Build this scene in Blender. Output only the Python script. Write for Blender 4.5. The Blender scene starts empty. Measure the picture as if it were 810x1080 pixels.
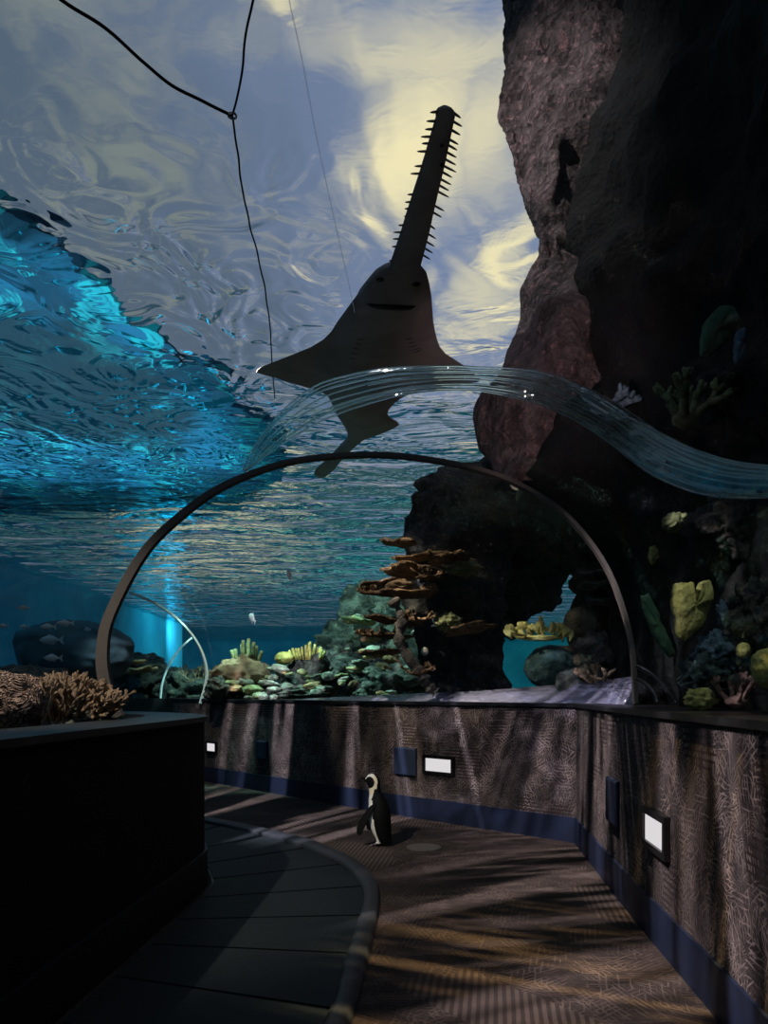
import bpy, bmesh, math, random
from mathutils import Vector, noise, Matrix
C = bpy.context.scene.collection
R = random.Random(7)
PI = math.pi
FPX, CX, HY, EYE = 780.0, 405.0, 730.0, 1.2

# ---------- measuring helpers: a sight line of the photograph meets a plane of the place
def P(x, y, D): return Vector(((x-CX)/FPX*D, D, EYE+(HY-y)/FPX*D))
def PZ(x, y, Z): return P(x, y, (Z-EYE)*FPX/(HY-y))
def PF(x, y): return P(x, y, EYE*FPX/(y-HY)).xy.to_3d()
def PP(x, y, o, n):
    d = Vector(((x-CX)/FPX, 1, (HY-y)/FPX)); e = Vector((0, 0, EYE))
    return e + d*((Vector(o)-e).dot(Vector(n))/d.dot(Vector(n)))

# ---------- node material helpers
class NT:
    def __init__(s, name, tree=None):
        if tree is None:
            s.m = bpy.data.materials.new(name); s.m.use_nodes = True; s.t = s.m.node_tree
        else: s.t = tree
        s.t.nodes.clear()
    def n(s, typ, ins=None, **kw):
        nd = s.t.nodes.new(typ)
        for k, v in kw.items(): setattr(nd, k, v)
        for k, v in (ins or {}).items():
            sock = nd.inputs[k]
            if isinstance(v, bpy.types.NodeSocket): s.t.links.new(v, sock)
            elif isinstance(v, bpy.types.Node): s.t.links.new(v.outputs[0], sock)
            else:
                if sock.type == 'RGBA' and len(v) == 3: v = (*v, 1)
                sock.default_value = v
        return nd
    def math(s, op, a, b=None, c=None, clamp=False):
        ins = {0: a}
        if b is not None: ins[1] = b
        if c is not None: ins[2] = c
        nd = s.n('ShaderNodeMath', ins, operation=op); nd.use_clamp = clamp
        return nd.outputs[0]
    def vmath(s, op, a, b=None):
        ins = {0: a}
        if b is not None: ins[1] = b
        return s.n('ShaderNodeVectorMath', ins, operation=op).outputs[0]
    def mix(s, f, a, b, blend='MIX'):
        nd = s.t.nodes.new('ShaderNodeMix'); nd.data_type = 'RGBA'; nd.blend_type = blend
        for i, v in ((0, f), (6, a), (7, b)):
            if isinstance(v, (bpy.types.NodeSocket,)): s.t.links.new(v, nd.inputs[i])
            elif i == 0: nd.inputs[0].default_value = v
            else: nd.inputs[i].default_value = (*v, 1) if len(v) == 3 else v
        return nd.outputs[2]
    def noise(s, vec, scale, detail=4, rough=.55, dist=0, dim='3D'):
        ins = {'Scale': scale, 'Detail': detail, 'Roughness': rough, 'Distortion': dist}
        if vec is not None: ins['Vector'] = vec
        return s.n('ShaderNodeTexNoise', ins, noise_dimensions=dim).outputs[0]
    def step(s, v, a, b, lo=0.0, hi=1.0):
        return s.n('ShaderNodeMapRange', {0: v, 1: a, 2: b, 3: lo, 4: hi}, interpolation_type='SMOOTHSTEP').outputs[0]
    def map(s, vec, scale=(1,1,1), loc=(0,0,0), rot=(0,0,0)):
        return s.n('ShaderNodeMapping', {'Vector': vec, 'Scale': scale, 'Location': loc, 'Rotation': rot}).outputs[0]
    def obj(s): return s.n('ShaderNodeTexCoord').outputs['Object']
    def uv(s): return s.n('ShaderNodeTexCoord').outputs['UV']
    def bump(s, h, strength=.5, dist=.02):
        return s.n('ShaderNodeBump', {'Strength': strength, 'Distance': dist, 'Height': h}).outputs[0]
    def bsdf(s, col, rough=.7, spec=.3, normal=None, metal=0.0, **kw):
        ins = {'Base Color': col, 'Roughness': rough, 'Specular IOR Level': spec, 'Metallic': metal}
        if normal is not None: ins['Normal'] = normal
        ins.update(kw)
        return s.n('ShaderNodeBsdfPrincipled', ins).outputs[0]
    def out(s, sh):
        s.n('ShaderNodeOutputMaterial', {0: sh}); return s.m

def plain(name, col, rough=.6, spec=.3, metal=0.0):
    t = NT(name); nz = t.noise(t.obj(), 30, 3)
    c = t.mix(nz, tuple(v*.8 for v in col), tuple(min(1, v*1.2) for v in col))
    return t.out(t.bsdf(c, rough, spec, metal=metal))
def rock(name, c1, c2, c3=None, scale=6, bump=.8, bd=.04, rough=.85, spec=.2):
    t = NT(name); o = t.obj()
    n1 = t.noise(o, scale, 8, .65, .4); n2 = t.noise(o, scale*3.3, 6, .7)
    c = t.mix(t.step(n1, .35, .65), c1, c2)
    if c3: c = t.mix(t.step(n2, .52, .68), c, c3)
    vor = t.n('ShaderNodeTexVoronoi', {'Vector': o, 'Scale': scale*4}).outputs[0]
    h = t.math('ADD', n2, t.math('MULTIPLY', vor, .5))
    return t.out(t.bsdf(c, rough, spec, t.bump(h, bump, bd)))
def polyp(name, c1, c2, scale=60, bump=.9, bd=.01, rough=.7):
    t = NT(name); o = t.obj()
    v = t.n('ShaderNodeTexVoronoi', {'Vector': t.vmath('ADD', o, t.n('ShaderNodeTexNoise', {'Scale': 14.0}).outputs[1]), 'Scale': scale}).outputs[0]
    n = t.noise(o, scale*.15, 5)
    c = t.mix(t.step(v, .1, .7), c2, c1); c = t.mix(t.step(n, .35, .65), t.mix(.5, c, (0,0,0)), c)
    return t.out(t.bsdf(c, rough, .3, t.bump(v, bump, bd)))

# ---------- mesh helpers
def obj(name, verts, faces, mat, parent=None, smooth=True, uvs=None):
    me = bpy.data.meshes.new(name); me.from_pydata([tuple(v) for v in verts], [], faces)
    if uvs:
        l = me.uv_layers.new()
        for lp in me.loops: l.data[lp.index].uv = uvs[lp.vertex_index]
    bm = bmesh.new(); bm.from_mesh(me); bmesh.ops.recalc_face_normals(bm, faces=bm.faces); bm.to_mesh(me); bm.free()
    if smooth: me.polygons.foreach_set('use_smooth', [True]*len(me.polygons))
    me.materials.append(mat); me.update()
    o = bpy.data.objects.new(name, me); C.objects.link(o)
    if parent: o.parent = parent
    return o
def tag(o, label, cat, group=None, kind=None):
    if label: o['label'] = label
    if cat: o['category'] = cat
    if group: o['group'] = group
    if kind: o['kind'] = kind
    return o
def empty(name, loc, label, cat, group=None, rotz=0):
    o = bpy.data.objects.new(name, None); C.objects.link(o); o.location = loc; o.rotation_euler = (0, 0, rotz)
    o.empty_display_size = .1
    return tag(o, label, cat, group)
def struct(name, verts, faces, mat, smooth=False, uvs=None, label=None):
    o = obj(name, verts, faces, mat, None, smooth, uvs); o['kind'] = 'structure'
    if label: o['label'] = label
    o['category'] = label.split('|')[1] if label and '|' in label else name.rsplit('_', 1)[0]
    if label: o['label'] = label.split('|')[0]
    return o
class MB:
    def __init__(s): s.v = []; s.f = []
    def add(s, v, f):
        k = len(s.v); s.v += [Vector(p) for p in v]; s.f += [tuple(i+k for i in q) for q in f]
    def box(s, c, d, rz=0):
        m = Matrix.Rotation(rz, 3, 'Z'); hx, hy, hz = (q/2 for q in d)
        v = [Vector(c)+m@Vector((a*hx, b*hy, e*hz)) for a in (-1,1) for b in (-1,1) for e in (-1,1)]
        s.add(v, [(0,1,3,2),(4,6,7,5),(0,4,5,1),(2,3,7,6),(0,2,6,4),(1,5,7,3)])
    def tube(s, pts, rad, seg=8, cap=True, flat=1.0):
        pts = [Vector(p) for p in pts]; n = len(pts)
        if not hasattr(rad, '__len__'): rad = [rad]*n
        v = []; up = None
        for i, p in enumerate(pts):
            t = (pts[min(i+1, n-1)]-pts[max(i-1, 0)]).normalized()
            if up is None: up = Vector((0,0,1)) if abs(t.z) < .9 else Vector((1,0,0))
            a = t.cross(up).normalized(); b = a.cross(t).normalized(); up = b
            for k in range(seg):
                w = 2*PI*k/seg; v.append(p+a*math.cos(w)*rad[i]+b*math.sin(w)*rad[i]*flat)
        f = [(i*seg+k, i*seg+(k+1)%seg, (i+1)*seg+(k+1)%seg, (i+1)*seg+k) for i in range(n-1) for k in range(seg)]
        if cap: f += [tuple(range(seg))[::-1], tuple((n-1)*seg+k for k in range(seg))]
        s.add(v, f)
    def blob(s, c, d, amp=.15, freq=2.0, seed=0, sub=4, flatbottom=False, ridged=False):
        bm = bmesh.new(); bmesh.ops.create_icosphere(bm, subdivisions=sub, radius=1)
        sv = Vector((seed*3.1, seed*7.7, seed*1.3)); c = Vector(c)
        vs = []
        for q in bm.verts:
            p = q.co.copy(); nz = noise.fractal(p*freq+sv, .8, 2.1, 5)
            if ridged: nz = .6-2*abs(nz)
            p *= 1+amp*nz
            if flatbottom and p.z < -.15: p.z = -.15+(p.z+.15)*.3
            vs.append(c+Vector((p.x*d[0], p.y*d[1], p.z*d[2])))
        s.add(vs, [tuple(w.index for w in g.verts) for g in bm.faces]); bm.free()
    def loft(s, rings, caps=True):
        n = len(rings[0]); v = [p for r in rings for p in r]
        f = [(i*n+k, i*n+(k+1)%n, (i+1)*n+(k+1)%n, (i+1)*n+k) for i in range(len(rings)-1) for k in range(n)]
        if caps: f += [tuple(range(n))[::-1], tuple((len(rings)-1)*n+k for k in range(n))]
        s.add(v, f)
    def build(s, name, mat, parent=None, smooth=True): return obj(name, s.v, s.f, mat, parent, smooth)
def lerp_tab(tab, x):
    if x <= tab[0][0]: return tab[0][1:]
    for a, b in zip(tab, tab[1:]):
        if x <= b[0]:
            t = (x-a[0])/(b[0]-a[0]); return tuple(a[i]+(b[i]-a[i])*t for i in range(1, len(a)))
    return tab[-1][1:]
def smooth_path(pts, k=8):
    pts = [Vector(p) for p in pts]; o = []
    for i in range(len(pts)-1):
        p0, p1, p2, p3 = pts[max(i-1,0)], pts[i], pts[i+1], pts[min(i+2,len(pts)-1)]
        for j in range(k):
            t = j/k
            o.append(.5*((2*p1)+(p2-p0)*t+(2*p0-5*p1+4*p2-p3)*t*t+(3*p1-p0-3*p2+p3)*t**3))
    o.append(pts[-1]); return o

# ================= materials =================
def hatch(t, vec, freq, patch, lo=.52, hi=.58, seed=0.0):
    # feathery bunches of short strokes running several ways, as in the printed pattern
    out = None
    for k, a in enumerate((.25, .95, 1.6, 2.2, 2.85)):
        q = t.map(vec, (1, 1, 1), (seed+k*3.7, k*1.9, 0), (0, 0, a))
        sp = t.n('ShaderNodeSeparateXYZ', {0: q})
        bend = t.math('MULTIPLY', t.noise(t.map(vec, (1,1,1), (k*5.0, 0, 0)), patch*1.2, 2), 9.0)
        ln = t.step(t.math('SINE', t.math('ADD', t.math('MULTIPLY', sp.outputs[0], freq), bend)), .35, .9)
        br = t.step(t.noise(t.map(q, (1, .22, 1)), freq*.16, 2), .42, .56)
        pm = t.step(t.noise(t.map(vec, (1,1,1), (k*7.3, k*2.1+seed, 0)), patch, 2), lo, hi)
        m = t.math('MULTIPLY', t.math('MULTIPLY', ln, br), pm)
        out = m if out is None else t.math('MAXIMUM', out, m)
    return out
def carpet_mat():
    t = NT('carpet'); o = t.obj()
    d = t.n('ShaderNodeTexNoise', {'Vector': o, 'Scale': 1.6, 'Detail': 3.0}).outputs[1]
    w = t.vmath('ADD', o, t.n('ShaderNodeVectorMath', {0: d, 'Scale': .25}, operation='SCALE').outputs[0])
    cell = t.n('ShaderNodeTexVoronoi', {'Vector': t.map(o, (1.9, 1.5, 1)), 'Scale': 1.0, 'Randomness': .9}, voronoi_dimensions='2D', distance='CHEBYCHEV')
    cr = t.n('ShaderNodeSeparateColor', {0: cell.outputs[1]})
    rib = t.n('ShaderNodeTexWave', {'Vector': t.map(o, rot=(0,0,.15)), 'Scale': 9.5, 'Distortion': .5, 'Detail': 1.0}, bands_direction='X').outputs[1]
    line = t.step(t.math('ABSOLUTE', t.math('SUBTRACT', t.noise(t.map(w, (.5, 1.1, 1)), 14, 4, .62, 1.2), .5)), .0, .05, 1.0, 0.0)
    scr = t.n('ShaderNodeTexWave', {'Vector': t.map(w, (.35, 1, 1)), 'Scale': 7.0, 'Distortion': 16.0, 'Detail': 5.0, 'Detail Scale': 2.6}, bands_direction='Y').outputs[1]
    m1 = t.step(cr.outputs[0], .68, .70)
    f = t.n('ShaderNodeMix', {0: m1, 2: t.math('MAXIMUM', t.math('MULTIPLY', line, .25), t.math('MULTIPLY', hatch(t, o, 260.0, 3.6, .48, .56), .8)), 3: t.step(rib, .3, .7, .1, .8)}).outputs[0]
    big = t.noise(t.map(o, (.6, 1.4, 1)), 1.3, 5, .6)
    fine = t.noise(o, 220, 2)
    c = t.mix(f, (.026, .019, .0155), (.145, .104, .082))
    c = t.mix(t.step(big, .4, .65), t.mix(.55, c, (.02, .014, .014)), c)
    c = t.mix(t.math('MULTIPLY', fine, .5), c, (.05, .04, .035))
    return t.out(t.bsdf(c, .95, .1, t.bump(fine, .4, .01)))
def wallpaper():
    t = NT('frond_wallpaper'); uv = t.uv()
    dn = t.n('ShaderNodeTexNoise', {'Vector': uv, 'Scale': 9.0, 'Detail': 3.0}).outputs[1]
    w = t.vmath('ADD', uv, t.n('ShaderNodeVectorMath', {0: t.vmath('SUBTRACT', dn, (.5,.5,.5)), 'Scale': .07}, operation='SCALE').outputs[0])
    masks = []
    for sc, off, fr, th in ((4.6, 0, 27, .70), (6.5, 5.3, 21, .74), (3.1, 9.1, 47, .66)):
        wo = t.vmath('ADD', w, (off, off*.7, 0))
        v = t.n('ShaderNodeTexVoronoi', {'Vector': wo, 'Scale': sc}, voronoi_dimensions='2D')
        df = t.n('ShaderNodeSeparateXYZ', {0: t.vmath('SUBTRACT', wo, v.outputs['Position'])})
        a = t.math('ARCTAN2', df.outputs[1], df.outputs[0])
        s = t.math('SINE', t.math('ADD', t.math('MULTIPLY', a, fr), t.math('MULTIPLY', t.noise(wo, 7, 3), 2.2)))
        masks.append(t.math('MULTIPLY', t.math('MULTIPLY', t.step(s, th-.25, th+.3), t.step(t.noise(wo, 26, 2), .36, .56, .15, 1.0)), t.step(t.noise(wo, 3.1, 4), .42, .56)))
    f = t.math('MAXIMUM', t.math('MAXIMUM', t.math('MAXIMUM', masks[0], masks[1]), masks[2]), hatch(t, uv, 260.0, 5.0, .50, .58, 2.0))
    sp = t.n('ShaderNodeSeparateXYZ', {0: uv})
    rib = t.step(t.math('SINE', t.math('MULTIPLY', sp.outputs[1], 210.0)), .1, .6)
    ribm = t.math('MULTIPLY', rib, t.step(t.noise(t.map(uv, (1, 1.3, 1), (3.3, 1, 0)), 1.9, 1), .60, .63))
    big = t.noise(t.map(uv, (1.6, .5, 1)), 2.2, 4)
    fine = t.noise(uv, 150, 2)
    c = t.mix(f, (.016, .013, .013), (.22, .172, .155))
    c = t.mix(ribm, c, (.02, .013, .013))
    c = t.mix(t.step(big, .42, .62), t.mix(.55, c, (.03, .024, .024)), c)
    c = t.mix(t.math('MULTIPLY', fine, .3), c, (.03, .02, .02))
    return t.out(t.bsdf(c, .9, .12, t.bump(f, .15, .005)))
M_carpet, M_wall = carpet_mat(), wallpaper()
def belt_mat():
    t = NT('rubber_belt'); o = t.obj(); n = t.noise(o, 2.5, 5); f = t.noise(o, 60, 2)
    c = t.mix(n, (.008, .012, .014), (.018, .023, .025))
    return t.out(t.bsdf(c, t.math('ADD', t.math('MULTIPLY', f, .2), .5), .12, t.bump(n, .1, .01)))
M_belt = belt_mat()
M_kerb = plain('kerb_rubber', (.032, .035, .040), .5, .25)
M_base = plain('navy_baseboard', (.011, .016, .034), .5, .2)
M_black = plain('black_trim', (.008, .008, .009), .3, .4)
M_lwall = rock('shade_black_wall', (.006, .005, .005), (.010, .008, .007), scale=8, bump=.3, bd=.005)  # near black puts the unlit wall's shade into its colour
M_plate = plain('blue_plate', (.012, .018, .036), .5, .2)
M_frame = plain('black_frame', (.006, .006, .006), .4, .4)
def lamp_mat():
    t = NT('lit_panel'); return t.out(t.n('ShaderNodeEmission', {0: (.83, .80, .82), 1: .85}).outputs[0])
M_lit = lamp_mat()
M_ring = plain('ring_steel', (.085, .075, .068), .75, .2, 0.0)
M_thinring = plain('pale_steel', (.7, .72, .72), .5, .5, 0.0)
M_cable = plain('black_cable', (.008, .008, .009), .6, .2)
M_metal = plain('bright_steel', (.6, .6, .6), .25, .5, 1.0)
def line_mat():
    t = NT('pale_seam'); d = t.n('ShaderNodeBsdfTranslucent', {0: (.95,.95,1,1)}).outputs[0]; tr = t.n('ShaderNodeBsdfTransparent').outputs[0]
    return t.out(t.n('ShaderNodeMixShader', {0: .35, 1: tr, 2: d}).outputs[0])
M_line = line_mat()
def shell_mat():
    t = NT('clear_acrylic'); o = t.obj()
    h = t.noise(t.map(o, (1, .5, 1)), 1.2, 3, .5)
    nb = t.bump(h, .15, .3)
    lw = t.n('ShaderNodeLayerWeight', {'Blend': .25}).outputs[1]
    fac = t.math('ADD', t.math('MULTIPLY', t.math('POWER', lw, 4.0), .22), .022)
    g = t.n('ShaderNodeBsdfGlossy', {'Color': (1,1,1,1), 'Roughness': .03, 'Normal': nb}).outputs[0]
    tr = t.n('ShaderNodeBsdfTransparent', {0: (.95, .985, .99, 1)}).outputs[0]
    return t.out(t.n('ShaderNodeMixShader', {0: fac, 1: tr, 2: g}).outputs[0])
M_shell = shell_mat()
def lip_mat():
    t = NT('acrylic_edge'); return t.out(t.n('ShaderNodeBsdfGlass', {'Color': (.97, 1, 1, 1), 'Roughness': .02, 'IOR': 1.45}).outputs[0])
def veil_mat():
    t = NT('acrylic_veil'); o = t.obj(); h = t.noise(o, 9, 3)
    g = t.n('ShaderNodeBsdfGlossy', {'Color': (.9,1,1,1), 'Roughness': .08, 'Normal': t.bump(h, .6, .05)}).outputs[0]
    tr = t.n('ShaderNodeBsdfTransparent', {0: (.90, .98, .98, 1)}).outputs[0]
    return t.out(t.n('ShaderNodeMixShader', {0: .10, 1: tr, 2: g}).outputs[0])
M_veil = veil_mat()
M_lip = lip_mat()
def water_mat():
    t = NT('rippled_water'); o = t.obj()
    n1 = t.noise(t.map(o, (.8, .55, 1)), 1.0, 2, .45, .9)
    n2 = t.noise(t.map(o, (1.1, 1.5, 1)), 2.6, 3, .5, .5)
    n3 = t.noise(t.map(o, (.75, 1.55, 1), (3, 1, 0)), 1.15, 3, .5, .7)
    sep = t.n('ShaderNodeSeparateXYZ', {0: o})
    far = t.step(sep.outputs[1], 5.0, 11.0)
    calm = t.step(sep.outputs[1], 3.6, 7.5, .22, 1.0)
    side = t.step(sep.outputs[0], -3.2, -.6, 1.0, .55)
    h = t.math('ADD', t.math('MULTIPLY', n1, t.math('MULTIPLY', calm, side)), t.math('ADD', t.math('MULTIPLY', n2, t.math('ADD', .010, t.math('MULTIPLY', far, .11))), t.math('MULTIPLY', n3, t.math('MULTIPLY', far, 1.1))))
    n4 = t.noise(t.map(o, (1, .8, 1), (1.7, 4.2, 0)), 1.7, 1.2, .45, 2.6)
    zone = t.math('MULTIPLY', t.step(t.math('ADD', sep.outputs[0], t.math('MULTIPLY', sep.outputs[1], .06)), -1.9, .5, 1.0, 0.0), t.math('MULTIPLY', t.step(sep.outputs[1], 3.4, 5.2), t.step(sep.outputs[1], 8.5, 12.0, 1.0, 0.0)))
    h = t.math('ADD', h, t.math('MULTIPLY', n4, t.math('MULTIPLY', zone, .55)))
    nb = t.bump(h, 1.0, .85)
    lw = t.n('ShaderNodeLayerWeight', {'Blend': .5, 'Normal': nb}).outputs[1]
    lg = t.n('ShaderNodeLayerWeight', {'Blend': .5}).outputs[1]
    fac = t.step(t.math('ADD', t.math('MULTIPLY', lw, .42), t.math('MULTIPLY', lg, .58)), .61, .77)
    g = t.n('ShaderNodeBsdfGlossy', {'Color': (.5, .92, .95, 1), 'Roughness': .02, 'Normal': nb}).outputs[0]
    r = t.n('ShaderNodeBsdfRefraction', {'Color': (.93, .97, .99, 1), 'Roughness': .0, 'IOR': 1.08, 'Normal': nb}).outputs[0]
    return t.out(t.n('ShaderNodeMixShader', {0: fac, 1: r, 2: g}).outputs[0])
M_water = water_mat()

# ================= the setting =================
# wall lines in plan (base of each wall)
RW = [(1.0,-2.6),(1.06,.8),(1.23,2.67),(1.335,3.93),(1.53,5.89)]
BW = [(1.53,5.89),(.32,7.04),(-1.15,8.6),(-3.04,10.65)]
LW = [(-1.75,-2.6),(-1.45,0),(-1.24,2.2),(-1.215,2.67),(-1.15,3.7),(-1.116,4.44),(-1.16,4.75),(-1.4,5.25),(-2.2,6.0),(-4.4,8.1),(-6,9.6)]
floor_v = [(-7,-3,0),(3,-3,0),(3,9,0),(-3,13,0),(-8,13,0)]
struct('floor', floor_v, [(0,1,2,3,4)], M_carpet, label='brown patterned carpet floor of the tunnel|floor')
def strip(name, line, z0, z1, mat, out=0.0, thick=.12, side=1, label=None, k=6):
    """a wall standing on a plan line, with thickness behind it; u runs along it"""
    pts = smooth_path([(p[0], p[1], 0) for p in line], k) if len(line) > 4 else [Vector((p[0], p[1], 0)) for p in line]
    n = len(pts); nor = []
    for i in range(n):
        t = (pts[min(i+1,n-1)]-pts[max(i-1,0)]).normalized(); nor.append(Vector((-t.y, t.x, 0))*side)
    v = []; uv = []; u = 0
    for i, p in enumerate(pts):
        if i: u += (p-pts[i-1]).length
        a = p+nor[i]*out; b = p-nor[i]*thick
        v += [a+Vector((0,0,z0)), a+Vector((0,0,z1)), b+Vector((0,0,z1)), b+Vector((0,0,z0))]
        uv += [(u,z0),(u,z1),(u,z1+.1),(u,z0)]
    f = []
    for i in range(n-1):
        for j in range(4): f.append((i*4+j, i*4+(j+1)%4, i*4+4+(j+1)%4, i*4+4+j))
    f += [(0,1,2,3), tuple((n-1)*4+q for q in (3,2,1,0))]
    return struct(name, v, f, mat, uvs=uv, label=label)
HR, HL = 1.11, 1.05
strip('wall_right', RW, 0, HR-.03, M_wall, 0, .12, 1, 'low side wall in frond wallpaper along the carpet|wall')
strip('wall_back', BW, 0, HR-.03, M_wall, 0, .12, 1, 'low wall in frond wallpaper behind the penguin|wall')
strip('wall_left', LW, 0, HL-.03, M_lwall, 0, .12, -1, 'low unlit wall, coloured black for its shade, beside the moving walkway|wall')
strip('baseboard_right', RW, 0, .2, M_base, .015, -.001, 1, 'navy baseboard under the side wall|baseboard')
strip('baseboard_back', BW, 0, .2, M_base, .015, -.001, 1, 'navy baseboard under the wall behind the penguin|baseboard')
strip('baseboard_left', LW, 0, .22, plain('dark_base', (.010,.010,.012), .5), .02, -.001, -1, 'dark baseboard under the black wall|baseboard')
strip('trim_1', RW, HR-.03, HR, M_black, .02, .55, 1, 'black ledge on top of the side wall|ledge')
strip('trim_2', BW, HR-.03, HR, M_black, .02, .45, 1, 'black ledge on top of the wall behind the penguin|ledge')
strip('trim_3', LW, HL-.03, HL, plain('grey_ledge', (.014,.015,.016), .45, .25), .02, .36, -1, 'grey reflecting ledge on top of the black wall|ledge')
strip('wall_end', [(-3.04,10.65),(-4.2,10.9),(-7,11.5)], 0, HR, M_lwall, 0, .1, 1, 'dark low wall past the end of the papered wall|wall')

# moving walkway and its kerb
ko = [(-.62,-1.5,0),(-.42,0,0),(-.25,1.5,0)]+[PF(*p) for p in ((371,1080),(385,1030),(397,978),(401,950),(396,930),(378,912),(352,899),(320,887),(262,873),(205,862))]+[(-3.2,8.35,0)]
ki = [(-.80,-1.5,0),(-.60,0,0),(-.40,1.5,0)]+[PF(*p) for p in ((344,1080),(360,1030),(378,975),(384,950),(380,934),(365,917),(342,905),(312,893),(258,878),(205,867))]+[(-3.3,8.2,0)]
ko, ki = smooth_path(ko, 6), smooth_path(ki, 6)
v = []
for a, b in zip(ki, ko):
    d = (b-a).normalized()
    for q, z in ((a, .0), (a, .028), (a+d*.02, .036), (b-d*.02, .036), (b, .006), (b, 0)): v.append(Vector((q.x, q.y, z)))
f = [(i*6+j, i*6+j+1, i*6+7+j, i*6+6+j) for i in range(len(ki)-1) for j in range(5)]
struct('trim_4', v, f, M_kerb, True, label='dark grey rubber edging curving round the moving walkway|edging')
tag_w = empty('moving_walkway', (-1.2, 3.5, 0), 'black rubber moving walkway curving past the black wall', 'walkway')
cen = Vector((-3.0, 3.74, 0))
# belt surface: fans of pallets with sunk joints
inner = [p for p in ki]
lw_line = smooth_path([(p[0], p[1], 0) for p in LW], 6)
def belt_outer(ang, inner=None):
    inner = inner or ki
    d = Vector((math.cos(ang), math.sin(ang), 0)); best = None
    for a, b in zip(inner, inner[1:]):
        e = b-a; den = d.x*e.y-d.y*e.x
        if abs(den) < 1e-9: continue
        w = a-cen; t = (w.x*e.y-w.y*e.x)/den; s = (w.x*d.y-w.y*d.x)/den
        if -.001 <= s <= 1.001 and t > 0: best = t if best is None else min(best, t)
    return best
angs = [-1.13+.2*i for i in range(13)]
mb = MB(); gb = MB()
for i in range(len(angs)-1):
    m = 8; rows = []
    for j in range(m+1):
        a = angs[i]+(angs[i+1]-angs[i])*j/m
        if j == 0: a += .004
        if j == m: a -= .004
        ro = belt_outer(a)
        if ro is None: continue
        ri = belt_outer(a, lw_line)
        if ri is None or ri+.2 > ro: continue
        ri += .06; rows.append([cen+Vector((math.cos(a), math.sin(a), 0))*r + Vector((0,0,.012)) for r in (ri, ri+(ro-ri)*.33, ri+(ro-ri)*.66, ro+.01)])
    if len(rows) < 2: continue
    pv = [p for r in rows for p in r]+[p-Vector((0,0,.01)) for r in rows for p in r]
    n = len(rows); k = 4*n
    pf = [(a*4+b, a*4+b+1, a*4+5+b, a*4+4+b) for a in range(n-1) for b in range(3)]
    bd = [b for b in range(4)]+[a*4+3 for a in range(1, n)]+[(n-1)*4+b for b in (2,1,0)]+[a*4 for a in range(n-2, 0, -1)]
    pf += [(bd[q], bd[(q+1)%len(bd)], bd[(q+1)%len(bd)]+k, bd[q]+k) for q in range(len(bd))]
    o = obj('walkway_pallet', [p-Vector(tag_w.location) for p in pv], pf, M_belt, tag_w, False)
bv = []
for j in range(41):
    a = -1.13+2.4*j/40; ro = belt_outer(a)
    if ro is None: continue
    ri = belt_outer(a, lw_line)
    if ri is None or ri+.2 > ro: continue
    bv += [cen+Vector((math.cos(a), math.sin(a), 0))*(ri+.05)+Vector((0,0,.003))-Vector(tag_w.location), cen+Vector((math.cos(a), math.sin(a), 0))*ro+Vector((0,0,.003))-Vector(tag_w.location)]
obj('belt_bed', bv, [(2*i, 2*i+1, 2*i+3, 2*i+2) for i in range(len(bv)//2-1)], M_black, tag_w, False)

# floor disc
c = PF(447, 894); mb = MB()
mb.loft([[c+Vector((math.cos(a)*r, math.sin(a)*r, z)) for a in [2*PI*k/32 for k in range(32)]] for r, z in ((.135,0),(.135,.006),(.12,.009),(.105,.007),(.1,.006))])
def disc_mat():
    t = NT('brass_disc'); n = t.noise(t.obj(), 40, 3); return t.out(t.bsdf(t.mix(n, (.06,.05,.042), (.12,.10,.085)), .45, .4))
tag(mb.build('floor_cover', disc_mat(), None, False), 'round metal cover set in the carpet beside the penguin', 'floor cover')

# ---------- lamps and plates on the walls
def wall_frame(p, line):
    best = None
    for a, b in zip(line, line[1:]):
        a, b = Vector((*a, 0)), Vector((*b, 0)); t = max(0, min(1, (p-a).dot(b-a)/(b-a).length_squared)); q = a+(b-a)*t
        if best is None or (q-p).length < best[0]: best = ((q-p).length, q, (b-a).normalized())
    return best[1], best[2]
def meet(x, line):
    m = (x-CX)/FPX
    for a, b in zip(line, line[1:]):
        s = a[0]-m*a[1]; e = b[0]-m*b[1]
        if s*e <= 0:
            t = s/(s-e); return Vector((a[0]+(b[0]-a[0])*t, a[1]+(b[1]-a[1])*t, 0))
def frame_box(mb, w, h, d, rim):
    # open picture-frame ring in local axes: x along the wall, -y out of it
    for c, s in (((0,0,h/2-rim/2),(w,d,rim)),((0,0,-h/2+rim/2),(w,d,rim)),((-w/2+rim/2,0,0),(rim,d,h-2*rim)),((w/2-rim/2,0,0),(rim,d,h-2*rim))):
        mb.box((c[0], -d/2, c[2]), s)
def on_wall(o, p, line):
    q, t = wall_frame(Vector((p.x, p.y, 0)), line)
    o.location = (q.x, q.y, p.z); o.rotation_euler = (0, 0, math.atan2(t.y, t.x)+PI)
for x, y, line, w, h, lab in ((463.5, 807, BW, .37, .18, 'white lit step lamp in black frame on the wall right of the penguin'),
                              (224, 788, BW, .27, .155, 'small white lit step lamp far along the papered wall, by the black wall end'),
                              (694, 877, RW, .40, .20, 'white lit step lamp in black frame on the side wall, nearest of the three')):
    p = meet(x, line); p.z = EYE-(y-HY)/FPX*p.y
    e = empty('step_lamp', p, lab, 'lamp', 'step lamps in the low walls'); on_wall(e, p, line)
    mb = MB(); frame_box(mb, w, h, .03, h*.17); mb.build('lamp_frame', M_frame, e, False)
    mb = MB(); mb.box((0, -.008, 0), (w-h*.3, .016, h*.68)); o = mb.build('lamp_panel', M_lit, e, False); o['label'] = 'glowing white panel'
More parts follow.
